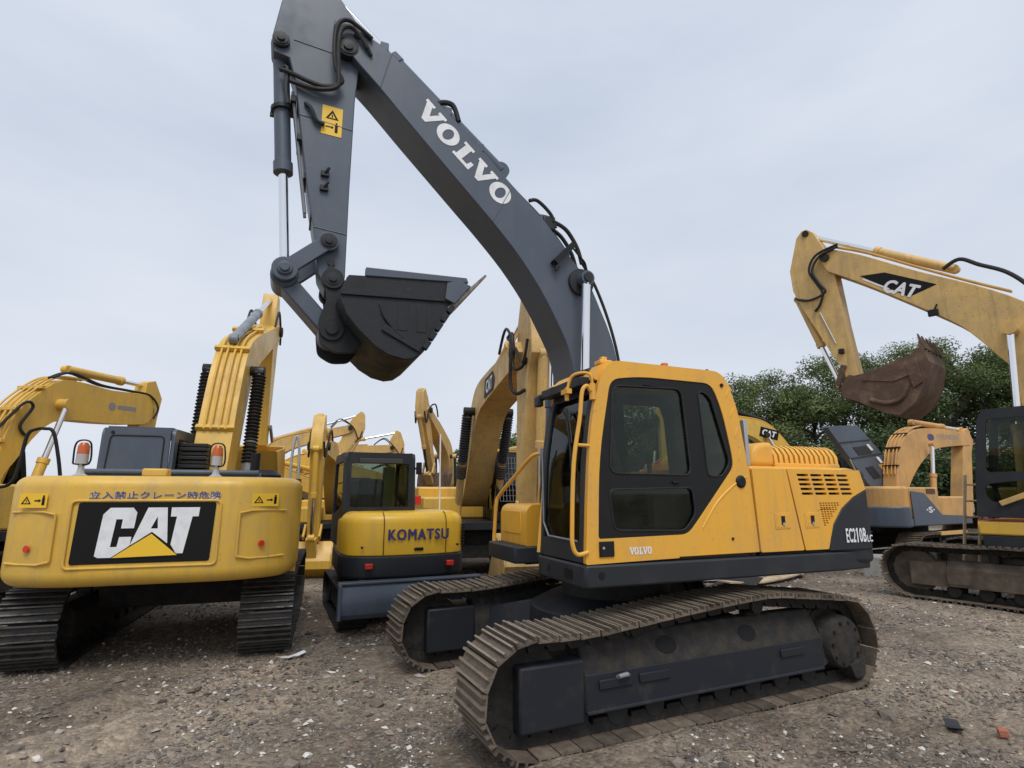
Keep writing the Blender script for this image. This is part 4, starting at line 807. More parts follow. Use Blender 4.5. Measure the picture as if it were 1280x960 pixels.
def cat_letters(parent, o, ux, uy, w_, h, off, tri=True):
    o = Vector(o); ux = Vector(ux).normalized(); uy = Vector(uy).normalized(); nn = ux.cross(uy)
    def put(loops, m, name, extra=0):
        v, f = polys(loops); me = bpy.data.meshes.new(name); me.from_pydata([o+nn*(off+extra)+ux*(p[0]*w_)+uy*(p[1]*h) for p in v], [], f); me.materials.append(MATS[m])
        ob = bpy.data.objects.new(name, me); col.objects.link(ob); ob.parent = parent
    put([[CATL['C']], CATL['A'], [CATL['T']]], 'white_print', 'lettering')
    if tri:
        put([[[(.265,.08),(.545,.505),(.765,.09)]]], 'black_print', 'emblem_edge', .002); put([[CATL['tri']]], 'yellow_print', 'emblem', .004)

# ------------------------------------------------------------------ 2. excavator seen from behind on the left
def build_left():
    rt = thing('excavator', 'yellow excavator on the left seen from behind, counterweight with a big black lettered plate', 'excavator', (4.45,-4.60,0), R(-97))
    undercarriage(rt, 1.0, SH_DARK)
    b = B(); b.box(-2.0,1.1,-1.36,1.36,1.04,1.26); part('revolving_frame', b, 'black_paint', rt, .02)
    b = B(); b.box(-1.80,-.7,-1.40,1.40,1.262,2.05); b.box(-.7,.95,-1.38,-.45,1.262,1.95); part('engine_house', b, 'cat_yellow', rt, .05, 3)
    pl = rnd_poly([(-1.82,1.50),(-2.15,1.50),(-2.45,1.42),(-2.66,1.10),(-2.76,.75),(-2.76,-.75),(-2.66,-1.10),(-2.45,-1.42),(-2.15,-1.50),(-1.82,-1.50)], [.02,.2,.25,.25,.25,.25,.25,.25,.2,.02], 5)
    b = B(); b.loft(pl, .96, 2.13, .13, .16); cw = part('counterweight', b, 'cast_yellow', rt, smooth=40)
    X = -2.76
    rim = B(); q = rnd_poly([(.75,1.862),(-.68,1.862),(-.68,1.165),(.75,1.165)], .06, 4); rim.tube([(X-.002, y, z) for y, z in q+[q[0]]], .014, 8, False); part('plate_rim', rim, 'cat_yellow', cw)
    o = (X, .70, 1.205); ux, uy = (0,-1,0), (0,0,1)
    p_ = rnd_poly([(0.02,.64),(1.33,.64),(1.31,0),(0,0)], .03, 3); bp_ = lay(polys([[p_]]), o, ux, uy, 1.33, .64, 'black_print', 'brand_plate', cw, off=.005)
    cat_letters(bp_, o, ux, uy, 1.33, .64, .009)
    lay(text_polys('立入禁止クレーン時危険', .03), (X,.605,1.880), (0,-1,0), (0,0,1), 1.28, .082, 'white_print', 'warning_text', cw, off=.006)
    lay(text_polys('立入禁止クレーン時危険', .008), (X,.60,1.883), (0,-1,0), (0,0,1), 1.27, .080, 'blue_print', 'warning_text', cw, off=.010)
    c30 = Vector((.33,-.944,0)); c31 = Vector((-.33,-.944,0))
    sticker(cw, (-2.69,-.985,1.79), c30, (0,0,1), .30, .15); sticker(cw, (-2.615,1.268,1.79), c31, (0,0,1), .30, .15)
    for s in (1, -1):
        g_ = B(); g_.tube([(-2.752+.004,s*.88,1.72),(-2.70,s*1.0,1.745),(-2.58,s*1.22,1.745),(-2.50,s*1.36,1.74)], .012, 8); g_.tube([(-2.752+.004,s*.88,1.24),(-2.70,s*1.0,1.21),(-2.58,s*1.22,1.21),(-2.50,s*1.36,1.22)], .012, 8); g_.tube([(-2.748,s*.88,1.72),(-2.748,s*.88,1.24)], .012, 8); part('panel_groove', g_, 'cat_yellow', cw)
        r_ = B(); r_.tube([(-2.655,s*1.12,1.37),(-2.668,s*1.128,1.37)], .036, 16); part('reflector', r_, 'red_plastic', cw)
    # rear edge of the bonnet, rail and box
    b = B(); b.tube([(-1.9,1.05,2.20),(-1.9,-.95,2.20)], .035, 10); b.box(-1.95,-1.75,-1.0,1.1,2.06,2.15); b.box(-1.90,-1.0,-.98,.98,2.05,2.20); part('bonnet_rail', b, 'slate_paint', rt, .01)
    b = B(); b.box(-2.42,-2.22,-.02,.24,2.13,2.225); part('lifting_block', b, 'cat_yellow', rt, .02)
    for y in (.86, -.52):
        p_ = B(); p_.tube([(-2.35,y,2.12),(-2.35,y,2.14),(-2.35,y,2.16),(-2.35,y,2.20),(-2.35,y,2.27)], [.075,.075,.045,.032,.032], 14); bc = part('beacon', p_, 'clear_lens', rt)
        p_ = B(); p_.tube([(-2.35,y,2.27),(-2.35,y,2.38)], .06, 16); part('lens', p_, 'clear_lens', bc)
        p_ = B(); p_.tube([(-2.35,y,2.38),(-2.35,y,2.47),(-2.35,y,2.51)], [.06,.057,.034], 16); part('lens', p_, 'amber_lens', bc)
        p_ = B(); p_.tube(spline([(-2.37,y+.076,2.27),(-2.37,y-.076,2.27),(-2.37,y-.08,2.46),(-2.37,y-.045,2.53),(-2.37,y+.045,2.53),(-2.37,y+.08,2.46),(-2.37,y+.076,2.27)],4), .010, 6); part('beacon_cage', p_, 'black_paint', bc)
    # cab, rear wall dark with a framed window panel
    so = rnd_poly([(1.25,1.27),(1.2,2.2),(1.0,2.93),(-.55,2.88),(-.62,1.27)], [.02,.3,.15,.12,.02], 4); wn = rnd_poly([(1.0,1.9),(.9,2.75),(-.35,2.75),(-.4,1.9)], .08, 3)
    b = B()
    for y in (.40, 1.28): b.plate(so, [wn], y-.025, y+.025)
    b.box(-.5,1.0,.426,1.254,2.83,2.90); b.box(-.62,-.57,.426,1.254,1.27,2.86)
    c = part('cab', b, 'slate_paint', rt, .012)
    for y in (.40, 1.28): g_ = B(); g_.prism(wn, y-.004, y+.004); part('window_pane', g_, 'dark_glass', c)
    q = rnd_poly([(.50,2.25),(.50,2.76),(1.17,2.76),(1.20,2.25)], .06, 4); g_ = B(); g_.tube([(-.624,y,z) for y, z in q+[q[0]]], .011, 8, False); part('rear_seal', g_, 'rubber', c)
    g_ = B(); g_.tube([(-.62,1.15,2.80),(-.635,1.15,2.80)], .022, 12); part('drain_hole', g_, 'black_paint', c)
    # bellows between cab and boom, right and left rails
    b = B()
    for k in range(9): b.box(-.30-.02*(k%2),.0,-.02+0*k,.36,2.12+.065*k,2.175+.065*k)
    part('air_filter_housing', b, 'rubber', rt, .01)
    hr = B(); hr.tube(spline([(-1.9,1.20,2.06),(-1.9,1.26,2.35),(-1.9,1.35,2.66),(-1.9,1.44,2.70),(-1.9,1.52,2.69),(-1.9,1.60,2.62),(-1.9,1.63,2.3),(-1.9,1.67,2.08),(-1.9,1.78,2.01),(-1.9,2.05,2.02)], 5), .02, 8); part('guard_rail', hr, 'black_paint', rt)
    hr = B(); hr.tube(spline([(-.9,-1.27,1.98),(-.9,-1.28,2.5),(-.9,-1.31,2.76),(-.9,-1.35,2.76),(-.9,-1.38,2.5),(-.9,-1.39,1.98)], 5), .02, 8); part('hand_rail', hr, 'galvanised', rt)
    hs = B(); hs.tube([(-1.6,-1.0,2.05),(-1.6,-1.0,2.18),(-1.6,-1.0,2.25)], [.20,.20,.12], 20); hs.tube([(-1.5,-.85,2.0),(-1.5,-.85,2.48)], .06, 14); part('exhaust', hs, 'black_paint', rt)
    bm_, st, tip = front_gear(rt, 'cat_yellow', R(44), foot=(.1,1.85), arm_ang=R(4), boom_w=.27, ram_paint='grey_cylinder', bell=True, buck='cat_yellow', buck_ang=R(10), teeth=0, ram='chrome', rz=R(-3))
    for i in (1, 3, 5):
        q = rotp([BOOM_T[i]], R(44), to=(.1,1.85))[0]; k = B(); k.bar((q[0]-.03,0,q[1]+.10),(q[0]+.03,0,q[1]+.04),.29,.04); part('pipe_clamp', k, 'cat_yellow', bm_, .01)
build_left()

# ------------------------------------------------------------------ 3. small excavator with dozer blade
def build_mini():
    rt = thing('excavator', 'small yellow excavator with a dark blade behind, seen from the rear beside the left machine', 'excavator', (1.53,-4.31,0), R(-92))
    for s in (1, -1):
        yc = .78*s; P_ = track_path(1.05,-1.05,.27,.27,[(1.05,.56),(0,.55),(-1.05,.56)],.02); b = B(); n = len(P_)
        v = []; 
        for p in P_: v += [(p[0],yc-.2,p[1]),(p[0],yc+.2,p[1])]
        b.add(v, [(2*i,2*((i+1)%n),2*((i+1)%n)+1,2*i+1) for i in range(n)]); tk = part('track', b, 'rubber', rt)
        Pv = [Vector(p) for p in P_]; tot = 0; nxt = 0; lug = B(); lug.box(-.03,.03,-.2,.2,-.005,.022); lm = mesh('track_lug', lug, 'rubber', 30)
        for i in range(n):
            a = Pv[i]; c = Pv[(i+1)%n]; L = (c-a).length
            while nxt < tot+L:
                p = a.lerp(c,(nxt-tot)/L); t = (c-a).normalized(); share(lm,'track_lug',tk,Matrix(((t.x,0,t.y,p.x),(0,1,0,yc),(t.y,0,-t.x,p.y),(0,0,0,1)))); nxt += .11
            tot += L
        b = B(); b.box(-.95,.95,yc-.1,yc+.1,.12,.42); b.add(*_w(wheel(.24,yc-.12,yc+.12,1.05,.29,.4,18))); b.add(*_w(wheel(.24,yc-.12,yc+.12,-1.05,.29,.4,18))); part('track_frame', b, 'dark_slate', rt, .01)
    b = B(); b.tube([(0,0,.3),(0,0,.72)], .42, 22); b.box(-.6,.6,-.7,.7,.28,.48); part('car_body', b, 'dark_slate', rt)
    # blade: curved mouldboard with end plates and push arms
    pr = [(-1.62,.70),(-1.70,.58),(-1.73,.45),(-1.70,.32),(-1.63,.25)]; b = B(); b.prism(pr+[(x+.035,z) for x, z in reversed(pr)], -1.05, 1.05); bl = part('dozer_blade', b, 'slate_paint', rt, .006)
    e = B(); e.box(-1.74,-1.60,1.0,1.05,.26,.72); part('end_plate', e, 'slate_paint', bl, .008); e = B(); e.box(-1.74,-1.60,-1.05,-1.0,.26,.72); part('end_plate', e, 'slate_paint', bl, .008)
    e = B(); e.box(-1.66,-1.50,-1.04,1.04,.70,.735); part('top_rail', e, 'slate_paint', bl, .01)
    for s in (1, -1): e = B(); e.bar((-1.6,s*.35,.5),(-.4,s*.3,.45),.06,.08); part('push_arm', e, 'dark_slate', bl)
    pl = lambda g: rnd_poly([(.6,.92-g),(-.75,.97-g),(-1.15,.90-g),(-1.32+g,.55),(-1.36+g,0),(-1.32+g,-.55),(-1.15,-.90+g),(-.75,-.97+g),(.6,-.92+g)], [.05,.1,.2,.3,.3,.3,.2,.1,.05], 5)
    b = B(); b.loft(pl(-.0), .70, 1.03, .03, .06); cw = part('counterweight', b, 'dark_slate', rt, smooth=40)
    for y in (.60, -.62): r_ = B(); r_.box(-1.375,-1.30,y-.055,y+.055,.86,.935); part('reflector', r_, 'red_plastic', cw, .008)
    b = B(); b.loft(pl(.015), 1.032, 1.66, .17, .02); bd = part('engine_cover', b, 'komatsu_yellow', rt, smooth=40)
    for y in (.40, -.55):
        s_ = B(); s_.tube([(-1.336,y,1.05),(-1.340,y,1.49),(-1.315,y,1.57),(-1.25,y,1.635),(-1.15,y,1.662)], .006, 6); part('panel_seam', s_, 'black_paint', bd)
    e = B(); e.box(-1.352,-1.33,-.20,-.06,1.095,1.14); part('latch', e, 'black_paint', bd, .01)
    for k in range(7):
        e = B(); e.bar((-1.16,-.892,1.15+.05*k),(-1.02,-.922,1.15+.05*k),.02,.013); part('vent_slot', e, 'black_paint', bd)
    for y in (.7, -.75): e = B(); e.tube([(-1.27,y,1.16),(-1.30,y*1.005,1.16)], .018, 10); part('bolt', e, 'dark_iron', bd)
    lay(text_polys('KOMATSU', 0, space=1.16, heavy=.045), (-1.346,.34,1.25), (0,-1,0), (0,0,1), .93, .165, 'blue_print', 'lettering', bd, off=.006)
    so = rnd_poly([(.95,1.1),(1.0,1.5),(.8,2.60),(-.50,2.60),(-.58,1.66),(-.45,1.1)], [.02,.2,.12,.1,.02,.02], 4); wn = rnd_poly([(.85,1.55),(.72,2.45),(-.40,2.45),(-.46,1.75)], .06, 3)
    b = B()
    for y in (-.20, .90): b.plate(so, [wn], y-.03, y+.03)
    b.box(-.50,.82,-.17,.87,2.53,2.60); b.box(-.58,-.52,-.17,.87,1.2,1.72); b.bar((-.535,.845,1.7),(-.50,.845,2.6),.03,.03); b.bar((-.535,-.145,1.7),(-.50,-.145,2.6),.03,.03); b.bar((-.51,.35,2.42),(-.50,.35,2.58),.50,.03)
    c = part('cab', b, 'dark_slate', rt, .012)
    for y in (-.20, .90): g_ = B(); g_.prism(wn, y-.004, y+.004); part('window_pane', g_, 'cab_glass', c)
    g_ = B(); g_.box(-.53,-.522,-.12,.82,1.72,2.44); part('rear_pane', g_, 'cab_glass', c)
    g_ = B(); g_.box(.86,.868,-.16,.86,1.5,2.5); part('windshield', g_, 'cab_glass', c)
    g_ = B(); g_.box(-.60,-.575,.0,.70,2.42,2.50); part('lamp_bar', g_, 'cab_inside', c, .01)
    s_ = B(); s_.box(-.15,.02,.22,.62,1.5,2.18); s_.box(-.15,.40,.22,.62,1.3,1.48); part('seat', s_, 'seat_fabric', c, .05)
    s_ = B(); s_.box(.30,.34,-.06,.16,1.5,2.4); part('yellow_sheet', s_, 'seat_cover', c, .01)
    e = B(); e.box(-.62,-.52,-.32,-.24,2.25,2.45); e.tube([(-.5,-.2,2.35),(-.55,-.27,2.35)],.02,6); part('side_mirror', e, 'black_paint', c, .02)
    e = B(); e.box(-.70,-.62,-.30,-.22,1.75,1.90); part('tail_lamp', e, 'red_plastic', c, .01)
    e = B(); e.tube([(-.5,-.68,1.2),(-.5,-.66,2.95)], .014, 6); part('aerial', e, 'white_print', rt)
    front_gear(rt, 'komatsu_yellow', R(0), foot=(.7,.95), sc=.5, arm_ang=R(-40), boom_w=.13, arm_w=.1, buck='bucket_black', teeth=4)
build_mini()

# ------------------------------------------------------------------ 4. excavator facing us behind the big one
def build_mid():
    rt = thing('excavator', 'yellow excavator facing the camera behind the big one, stick down and guarded cab window', 'excavator', (-1.38,-8.1,0), R(79))
    undercarriage(rt, 1.0, SH_DARK, single='shoe_dark')
    generic_house(rt, 'cat_yellow', 1.0, guard=True)
    th = R(24); bm_, st, tip = front_gear(rt, 'worn_yellow', th, foot=(.15,1.85), sc=1.05, arm_ang=R(-3), boom_w=.32, arm_w=.21, bell=True, buck='worn_yellow', buck_ang=R(55), teeth=0, arm_sc=1.08)
    lo = polys([[rnd_poly([(0,0),(1.0,0),(1.15,.2),(.95,.42),(.1,.42)], .06, 3)]])
    p0 = rotp([(3.35,.62)], th, sc=1.05, to=(.15,1.85))[0]; d = Vector((math.cos(th-R(22)),0,math.sin(th-R(22)))); u = Vector((-d.z,0,d.x))
    # the plate sits on the right flank: text runs from foot to tip
    o = Vector((p0[0],-.322,p0[1])); pl = lay(lo, o, d, u, 1.05, .40, 'black_print', 'brand_plate', bm_)
    lay(text_polys('CAT', 0, .12, 1.06, .05), o+d*.22+u*.06, d, u, .62, .27, 'white_print', 'lettering', pl, off=.008)
    hose(bm_, [(tip[0]-.7,-.25,tip[1]+.45),(tip[0]+.0,-.34,tip[1]+.30),(tip[0]+.10,-.36,tip[1]-.25),(tip[0]+.35,-.30,tip[1]-.35),(tip[0]+.45,-.20,tip[1]-.2)], .03, 'rubber', 0)
    hose(bm_, [(tip[0]-.6,-.27,tip[1]+.4),(tip[0]+.05,-.38,tip[1]+.1),(tip[0]+.1,-.40,tip[1]-.55),(tip[0]+.25,-.34,tip[1]-.75),(tip[0]+.35,-.22,tip[1]-.7)], .03, 'dark_iron', 0)
build_mid()

# ------------------------------------------------------------------ 5. excavator on the right with the rusty bucket
def build_right():
    k = 1.13
    rt = thing('excavator', 'yellow excavator at the right edge with black cab and a rust brown bucket held high', 'excavator', (-9.64,.46,0), R(-76))
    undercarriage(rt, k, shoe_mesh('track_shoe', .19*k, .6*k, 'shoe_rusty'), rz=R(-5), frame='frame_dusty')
    b = B(); b.box(-2.2,1.04,-1.46,1.46,1.22,1.46); part('revolving_frame', b, 'cat_yellow', rt, .03)
    b = B(); b.box(-2.1,1.0,-1.45,1.45,1.0,1.215); part('frame_skirt', b, 'dark_slate', rt, .02)
    st_ = B(); st_.box(-.4,1.02,1.455,1.470,1.478,1.505); part('red_stripe', st_, 'dark_red', rt)
    b = B(); b.box(-2.3,-.65,-1.46,1.46,1.461,2.3); b.box(-.65,1.1,-1.46,-.5,1.461,2.05); part('engine_house', b, 'cat_yellow', rt, .05, 3)
    b = B(); b.prism(rnd_poly([(-2.3,1.48),(-2.7,1.48),(-3.0,1.05),(-3.1,0),(-3.0,-1.05),(-2.7,-1.48),(-2.3,-1.48)], .2, 4), 1.2, 2.35, 'z'); part('counterweight', b, 'cat_yellow', rt, .08, 4)
    so = rnd_poly([(1.02,1.53),(.95,2.3),(.79,3.42),(-.9,3.44),(-.95,1.53)], [.03,.2,.22,.15,.02], 5)
    w1 = rnd_poly([(.69,3.24),(-.42,3.26),(-.46,2.32),(.80,2.30)], .08, 4); w2 = rnd_poly([(.87,2.10),(-.10,2.20),(-.18,1.82),(.82,1.78)], [.15,.05,.05,.12], 4)
    b = B()
    for y in (.48, 1.45): b.plate(so, [w1, w2], y-.03, y+.03)
    b.box(-.9,.75,.508,1.422,3.31,3.43); b.box(-.95,-.9,.508,1.422,1.53,3.35); b.box(.92,.99,.508,1.422,1.53,1.80)
    c = part('cab', b, 'dark_slate', rt, .015)
    for y in (.48, 1.45):
        for q in (w1, w2): g_ = B(); g_.prism(q, y-.005, y+.005); part('window_pane', g_, 'cab_glass', c)
    g_ = B(); g_.box(.88,.89,.51,1.42,1.8,2.4); part('windshield', g_, 'cab_glass', c)
    s_ = B(); s_.box(.1,.16,1.42,1.44,2.30,3.25); part('window_bar', s_, 'galvanised', c)
    s_ = B(); s_.box(-.5,.0,.75,1.2,1.7,2.0); s_.box(-.6,-.4,.75,1.2,2.0,2.9); part('seat', s_, 'seat_fabric', c, .05)
    s_ = B(); s_.bar((.67,1.505,1.76),(-.10,1.505,2.10),.02,.045); part('door_rail', s_, 'faded_yellow', c, .01)
    # boom traced on its left flank
    W_ = .28
    tp = [(3.57,7.60),(3.52,7.83),(3.28,7.80),(2.67,7.45),(1.62,6.70),(.69,6.09),(.04,5.57),(-.30,5.1),(-.35,4.4),(-.30,3.4),(-.25,2.4),(-.1,1.95)]
    bt = [(.25,1.95),(.31,2.5),(.33,3.4),(.38,4.26),(.56,4.60),(.83,5.03),(1.12,5.39),(1.78,5.97),(2.59,6.65),(3.12,7.06),(3.39,7.25)]
    sm = lambda p: [(a[0], a[2]) for a in spline([(q[0], 0, q[1]) for q in p], 3)]
    b = B(); b.prism(sm(tp)+sm(bt), -W_, W_); bm_ = part('boom', b, 'worn_yellow', rt, .012, smooth=25)
    ap = [(3.81,8.56),(3.66,8.42),(3.46,7.92),(3.28,7.2),(3.18,5.89),(3.04,4.6),(3.09,4.42),(3.25,4.46),(3.43,4.95),(4.12,6.54),(4.29,7.03),(4.32,7.57),(4.08,8.40),(3.94,8.55)]
    b = B(); b.prism(ap, -.20, .20); ar = part('stick', b, 'worn_yellow', rt, .012)
    b = B(); b.ycyl(3.42,7.62,-.34,.34,.10,18); part('stick_pin', b, 'dark_iron', bm_)
    b = B(); b.ycyl(3.84,8.44,-.24,.24,.08,16); part('ram_pin', b, 'dark_iron', ar)
    b = B(); b.ycyl(3.20,4.56,-.26,.26,.08,16); part('bucket_pin', b, 'dark_iron', ar)
    d = Vector((-.87,0,-.49)).normalized(); u = Vector((-.49,0,.87)).normalized(); o = Vector((2.75,W_,6.56))
    b = B(); b.prism([(2.73,6.93),(2.23,6.86),(1.32,6.30),(1.84,6.16)], W_-.002, W_+.004); pl = part('brand_plate', b, 'black_print', bm_)
    lay(text_polys('CAT', 0, .12, 1.06, .05), (2.34,W_+.004,6.43), d, u, .70, .30, 'white_print', 'lettering', pl)
    lay(([(0,0),(1,0),(1,1),(0,1)],[(0,1,2,3)]), (2.68,W_+.004,6.82), Vector((-.78,0,-.62)), Vector((-.62,0,.78)), .62, .035, 'white_print', 'plate_line', pl, off=.003)
    cylinder(rt, (1.04,6.62), (3.84,8.44), .5, .10, .06, 0, 0, 'worn_yellow')
    cylinder(rt, (4.26,6.83), (3.49,4.43), .56, .085, .055, 0, 0, 'worn_yellow')
    for s in (1, -1): cylinder(rt, (.50,1.65), (.28,5.03), .46, .10, .062, s*.46, 0, 'worn_yellow')
    b = B(); b.ycyl(.28,5.03,-.58,.58,.12,18); part('ram_pin', b, 'faded_yellow', bm_)
    lm = B(); lm.box(1.36,1.54,W_,W_+.08,5.62,5.76); lm.tube([(1.45,W_+.04,5.7),(1.36,W_+.05,5.86)],.02,6); part('work_lamp', lm, 'black_paint', bm_, .02)
    hose(bm_, [(3.1,.31,7.86),(3.6,.34,7.74),(3.80,.34,7.40),(3.68,.32,7.05),(3.56,.30,6.75),(3.66,.27,6.48),(3.80,.23,6.36)], .03, 'rubber', 0)
    hose(bm_, [(3.1,.31,7.80),(3.52,.35,7.68),(3.72,.36,7.36),(3.60,.33,7.0),(3.50,.31,6.75),(3.88,.26,6.66),(4.24,.20,6.80)], .03, 'rubber', 0)
    for y in (.2, .1): hose(bm_, [(3.2,y,7.86),(2.55,y,7.48),(1.6,y,6.80),(.8,y,6.24),(.2,y,5.84)], .022, 'faded_yellow', 0, 'boom_pipe')
    hose(bm_, [(1.2,.2,6.62),(.9,.22,6.74),(.6,.22,6.52),(.2,.24,6.22),(-.1,.24,5.8),(-.3,.24,5.3)], .04, 'rubber', 0)
    p_ = B(); p_.tube([(3.70,.22,6.3),(3.42,.22,5.45)], .014, 6); part('stick_pipe', p_, 'galvanised', ar)
    p_ = B(); p_.box(3.26,3.38,.20,.28,5.18,5.30); part('pipe_valve', p_, 'dark_iron', ar, .02)
    bp = [(3.28,4.28),(3.16,4.52),(2.79,4.56),(1.92,4.80),(1.66,4.98),(1.58,4.62),(1.70,4.12),(1.92,3.76),(2.20,3.55),(2.46,3.62),(2.95,3.93),(3.26,4.08)]
    bk = bucket(rt, bp, [4,5,6,7,8,9,10,11,0,1], .62, 'bucket_rust', 0, 5)
    r_ = B(); r_.prism([(2.85,4.40),(1.96,4.66),(1.86,4.4),(2.25,4.28)], .641, .665); part('side_band', r_, 'bucket_rust', bk, .01)
    r_ = B(); r_.prism([(2.0,4.60),(1.78,4.72),(1.72,4.2),(1.9,4.1)], .641, .672); part('side_cutter', r_, 'bucket_rust', bk, .01)
    r_ = B(); r_.tube(spline([(2.72,.645,3.95),(2.42,.66,3.84),(2.15,.66,3.90),(1.98,.65,4.2)],4), .05, 8); part('wear_strip', r_, 'bucket_rust', bk)
    lk = B(); lk.bar((3.49,0,4.43),(3.26,0,4.10),.14,.07); part('bucket_link', lk, 'bucket_rust', rt, .01)
    for s in (1, -1): lk = B(); lk.bar((3.49,s*.24,4.43),(3.30,s*.24,4.90),.025,.06); part('guide_link', lk, 'bucket_rust', rt, .01)
    for s in (1, -1):
        e = B(); e.prism(rnd_poly([(2.95,4.50),(3.20,4.66),(3.32,4.54),(3.36,4.12),(3.24,4.0),(2.95,3.92)],.06,3), s*.26-.03, s*.26+.03); part('bucket_ear', e, 'bucket_rust', bk, .008)
build_right()

# ------------------------------------------------------------------ 6. orange excavator with its grey bonnet swung open
def build_orange():
    rt = thing('excavator', 'faded orange excavator behind, with grey sides, its grey bonnet panel swung open', 'excavator', (-14.0,-5.0,0), R(183))
    undercarriage(rt, 1.0, SH_RUST, single='shoe_rusty')
    generic_house(rt, 'orange_paint', 1.0, base='slate_paint')
    b = B(); b.prism(rnd_poly([(-2.0,1.355),(-2.36,1.355),(-2.70,.96),(-2.78,0),(-2.70,-.96),(-2.36,-1.355),(-2.0,-1.355)], .2, 4), 1.05, 1.60, 'z'); part('counterweight_skirt', b, 'slate_paint', rt, .05, 3)
    s_ = B(); s_.plate([(-2.0,2.0),(-2.0,1.1),(.9,1.1),(.9,1.30),(-.55,1.36),(-1.35,1.95)], [], -1.345, -1.325); sp = part('side_cover', s_, 'slate_paint', rt, .01)
    v = B(); v.box(-1.2,-.75,-1.334,-1.322,1.93,2.06); part('vent', v, 'bucket_rust', rt)
    lay(text_polys('·S·', .03), (-1.35,-1.345,1.42), (1,0,0), (0,0,1), .42, .16, 'white_print', 'lettering', sp)
    # open bonnet: a deep panel standing up on its edge
    pq = [(-2.83,3.84),(-1.30,3.96),(.80,2.42),(.74,2.2),(-1.01,2.12)]
    def at(u_, v_): return (pq[4][0]+(pq[0][0]-pq[4][0])*v_+(pq[2][0]-pq[4][0])*u_*(1-v_)+(pq[1][0]-pq[0][0])*u_*v_, pq[4][1]+(pq[0][1]-pq[4][1])*v_+(pq[2][1]-pq[4][1])*u_*(1-v_)+(pq[1][1]-pq[0][1])*u_*v_)
    h_ = B(); h_.prism(rnd_poly(pq, .12, 3), .22, .40); pn = part('open_bonnet', h_, 'slate_paint', rt, .05, 3)
    for (v0, v1, u0, u1, m) in ((.50,.64,.30,.72,'dark_slate'),(.10,.30,.22,.44,'dark_slate'),(.16,.30,.62,.92,'orange_paint')):
        q = B(); q.prism([at(u0,v0),at(u1,v0),at(u1,v1),at(u0,v1)], .205, .225); part('recess_plate', q, m, pn)
    for (v0, v1, u0, u1) in ((.55,.66,.74,.82),(.32,.43,.72,.80)):
        q = B(); q.prism([at(u0,v0),at(u1,v0),at(u1,v1),at(u0,v1)], .200, .215); part('white_strip', q, 'white_print', pn)
    for v0 in (.72, .46): q = B(); q.prism([at(.03,v0),at(.97,v0),at(.97,v0+.02),at(.03,v0+.02)], .200, .225); part('panel_step', q, 'dark_slate', pn)
    q = B(); q.tube([(-1.4,.2,2.1),(-2.0,.15,2.9)], .02, 6); part('bonnet_stay', q, 'galvanised', rt)
    sm = lambda p: [(c[0], c[2]) for c in spline([(q_[0], 0, q_[1]) for q_ in p], 3)]
    tp = [(4.55,3.75),(4.27,3.93),(2.9,4.02),(1.52,3.97),(.88,3.84),(.35,3.62),(.02,3.29),(-.25,2.7),(-.42,2.1)]; bt = [(.20,1.9),(.33,2.2),(.9,2.7),(1.46,3.04),(2.02,3.31),(3.0,3.45),(4.44,3.55)]
    b = B(); b.prism(sm(tp)+sm(bt), -.20, .20); bm_ = part('boom', b, 'orange_paint', rt, .012, smooth=25)
    b = B(); b.prism([(4.2,4.05),(4.5,4.15),(4.75,3.7),(4.5,3.3),(4.05,1.5),(3.85,1.1),(3.45,1.15),(3.35,1.6),(3.95,3.38)], -.18, .18); part('stick', b, 'orange_paint', rt, .012)
    cylinder(rt, (1.3,4.18), (4.35,4.1), .62, .09, .055, 0, 0, 'orange_paint')
    for s in (1, -1): cylinder(rt, (1.05,1.6), (1.45,3.45), .5, .09, .055, s*.42, 0, 'orange_paint')
    for y in (-.16, -.06, .06, .16): hose(bm_, [(-.36,y,2.5),(-.12,y,3.15),(.25,y,3.62),(.85,y,3.92),(1.5,y,4.06)], .022, 'orange_paint', 0, 'boom_pipe')
    for q_ in ((-.22,2.75),(.0,3.3),(.5,3.75)):
        k = B(); k.box(q_[0]-.08,q_[0]+.02,-.23,.23,q_[1]-.02,q_[1]+.03); part('pipe_clamp', k, 'dark_iron', bm_)
    lay(text_polys('HYUNDAI', .01), (2.3,-.20,3.66), (1,0,.03), (-.03,0,1), 1.35, .17, 'faded_print', 'lettering', bm_)
    lay(polys([[ell(0,0,.2,.12,20)]]), (1.7,-.20,3.60), (1,0,0), (0,0,1), .42, .22, 'blue_print', 'emblem', bm_)
    bucket(rt, rotp(BUCK_O, R(60), to=(3.65,1.2)), list(range(3,13))+[0], .55, 'bucket_rust', 0, 4)
    y_ = B(); y_.box(-1.1,.3,-1.50,-1.40,.84,.93); part('yellow_beam', y_, 'faded_yellow', rt)
build_orange()

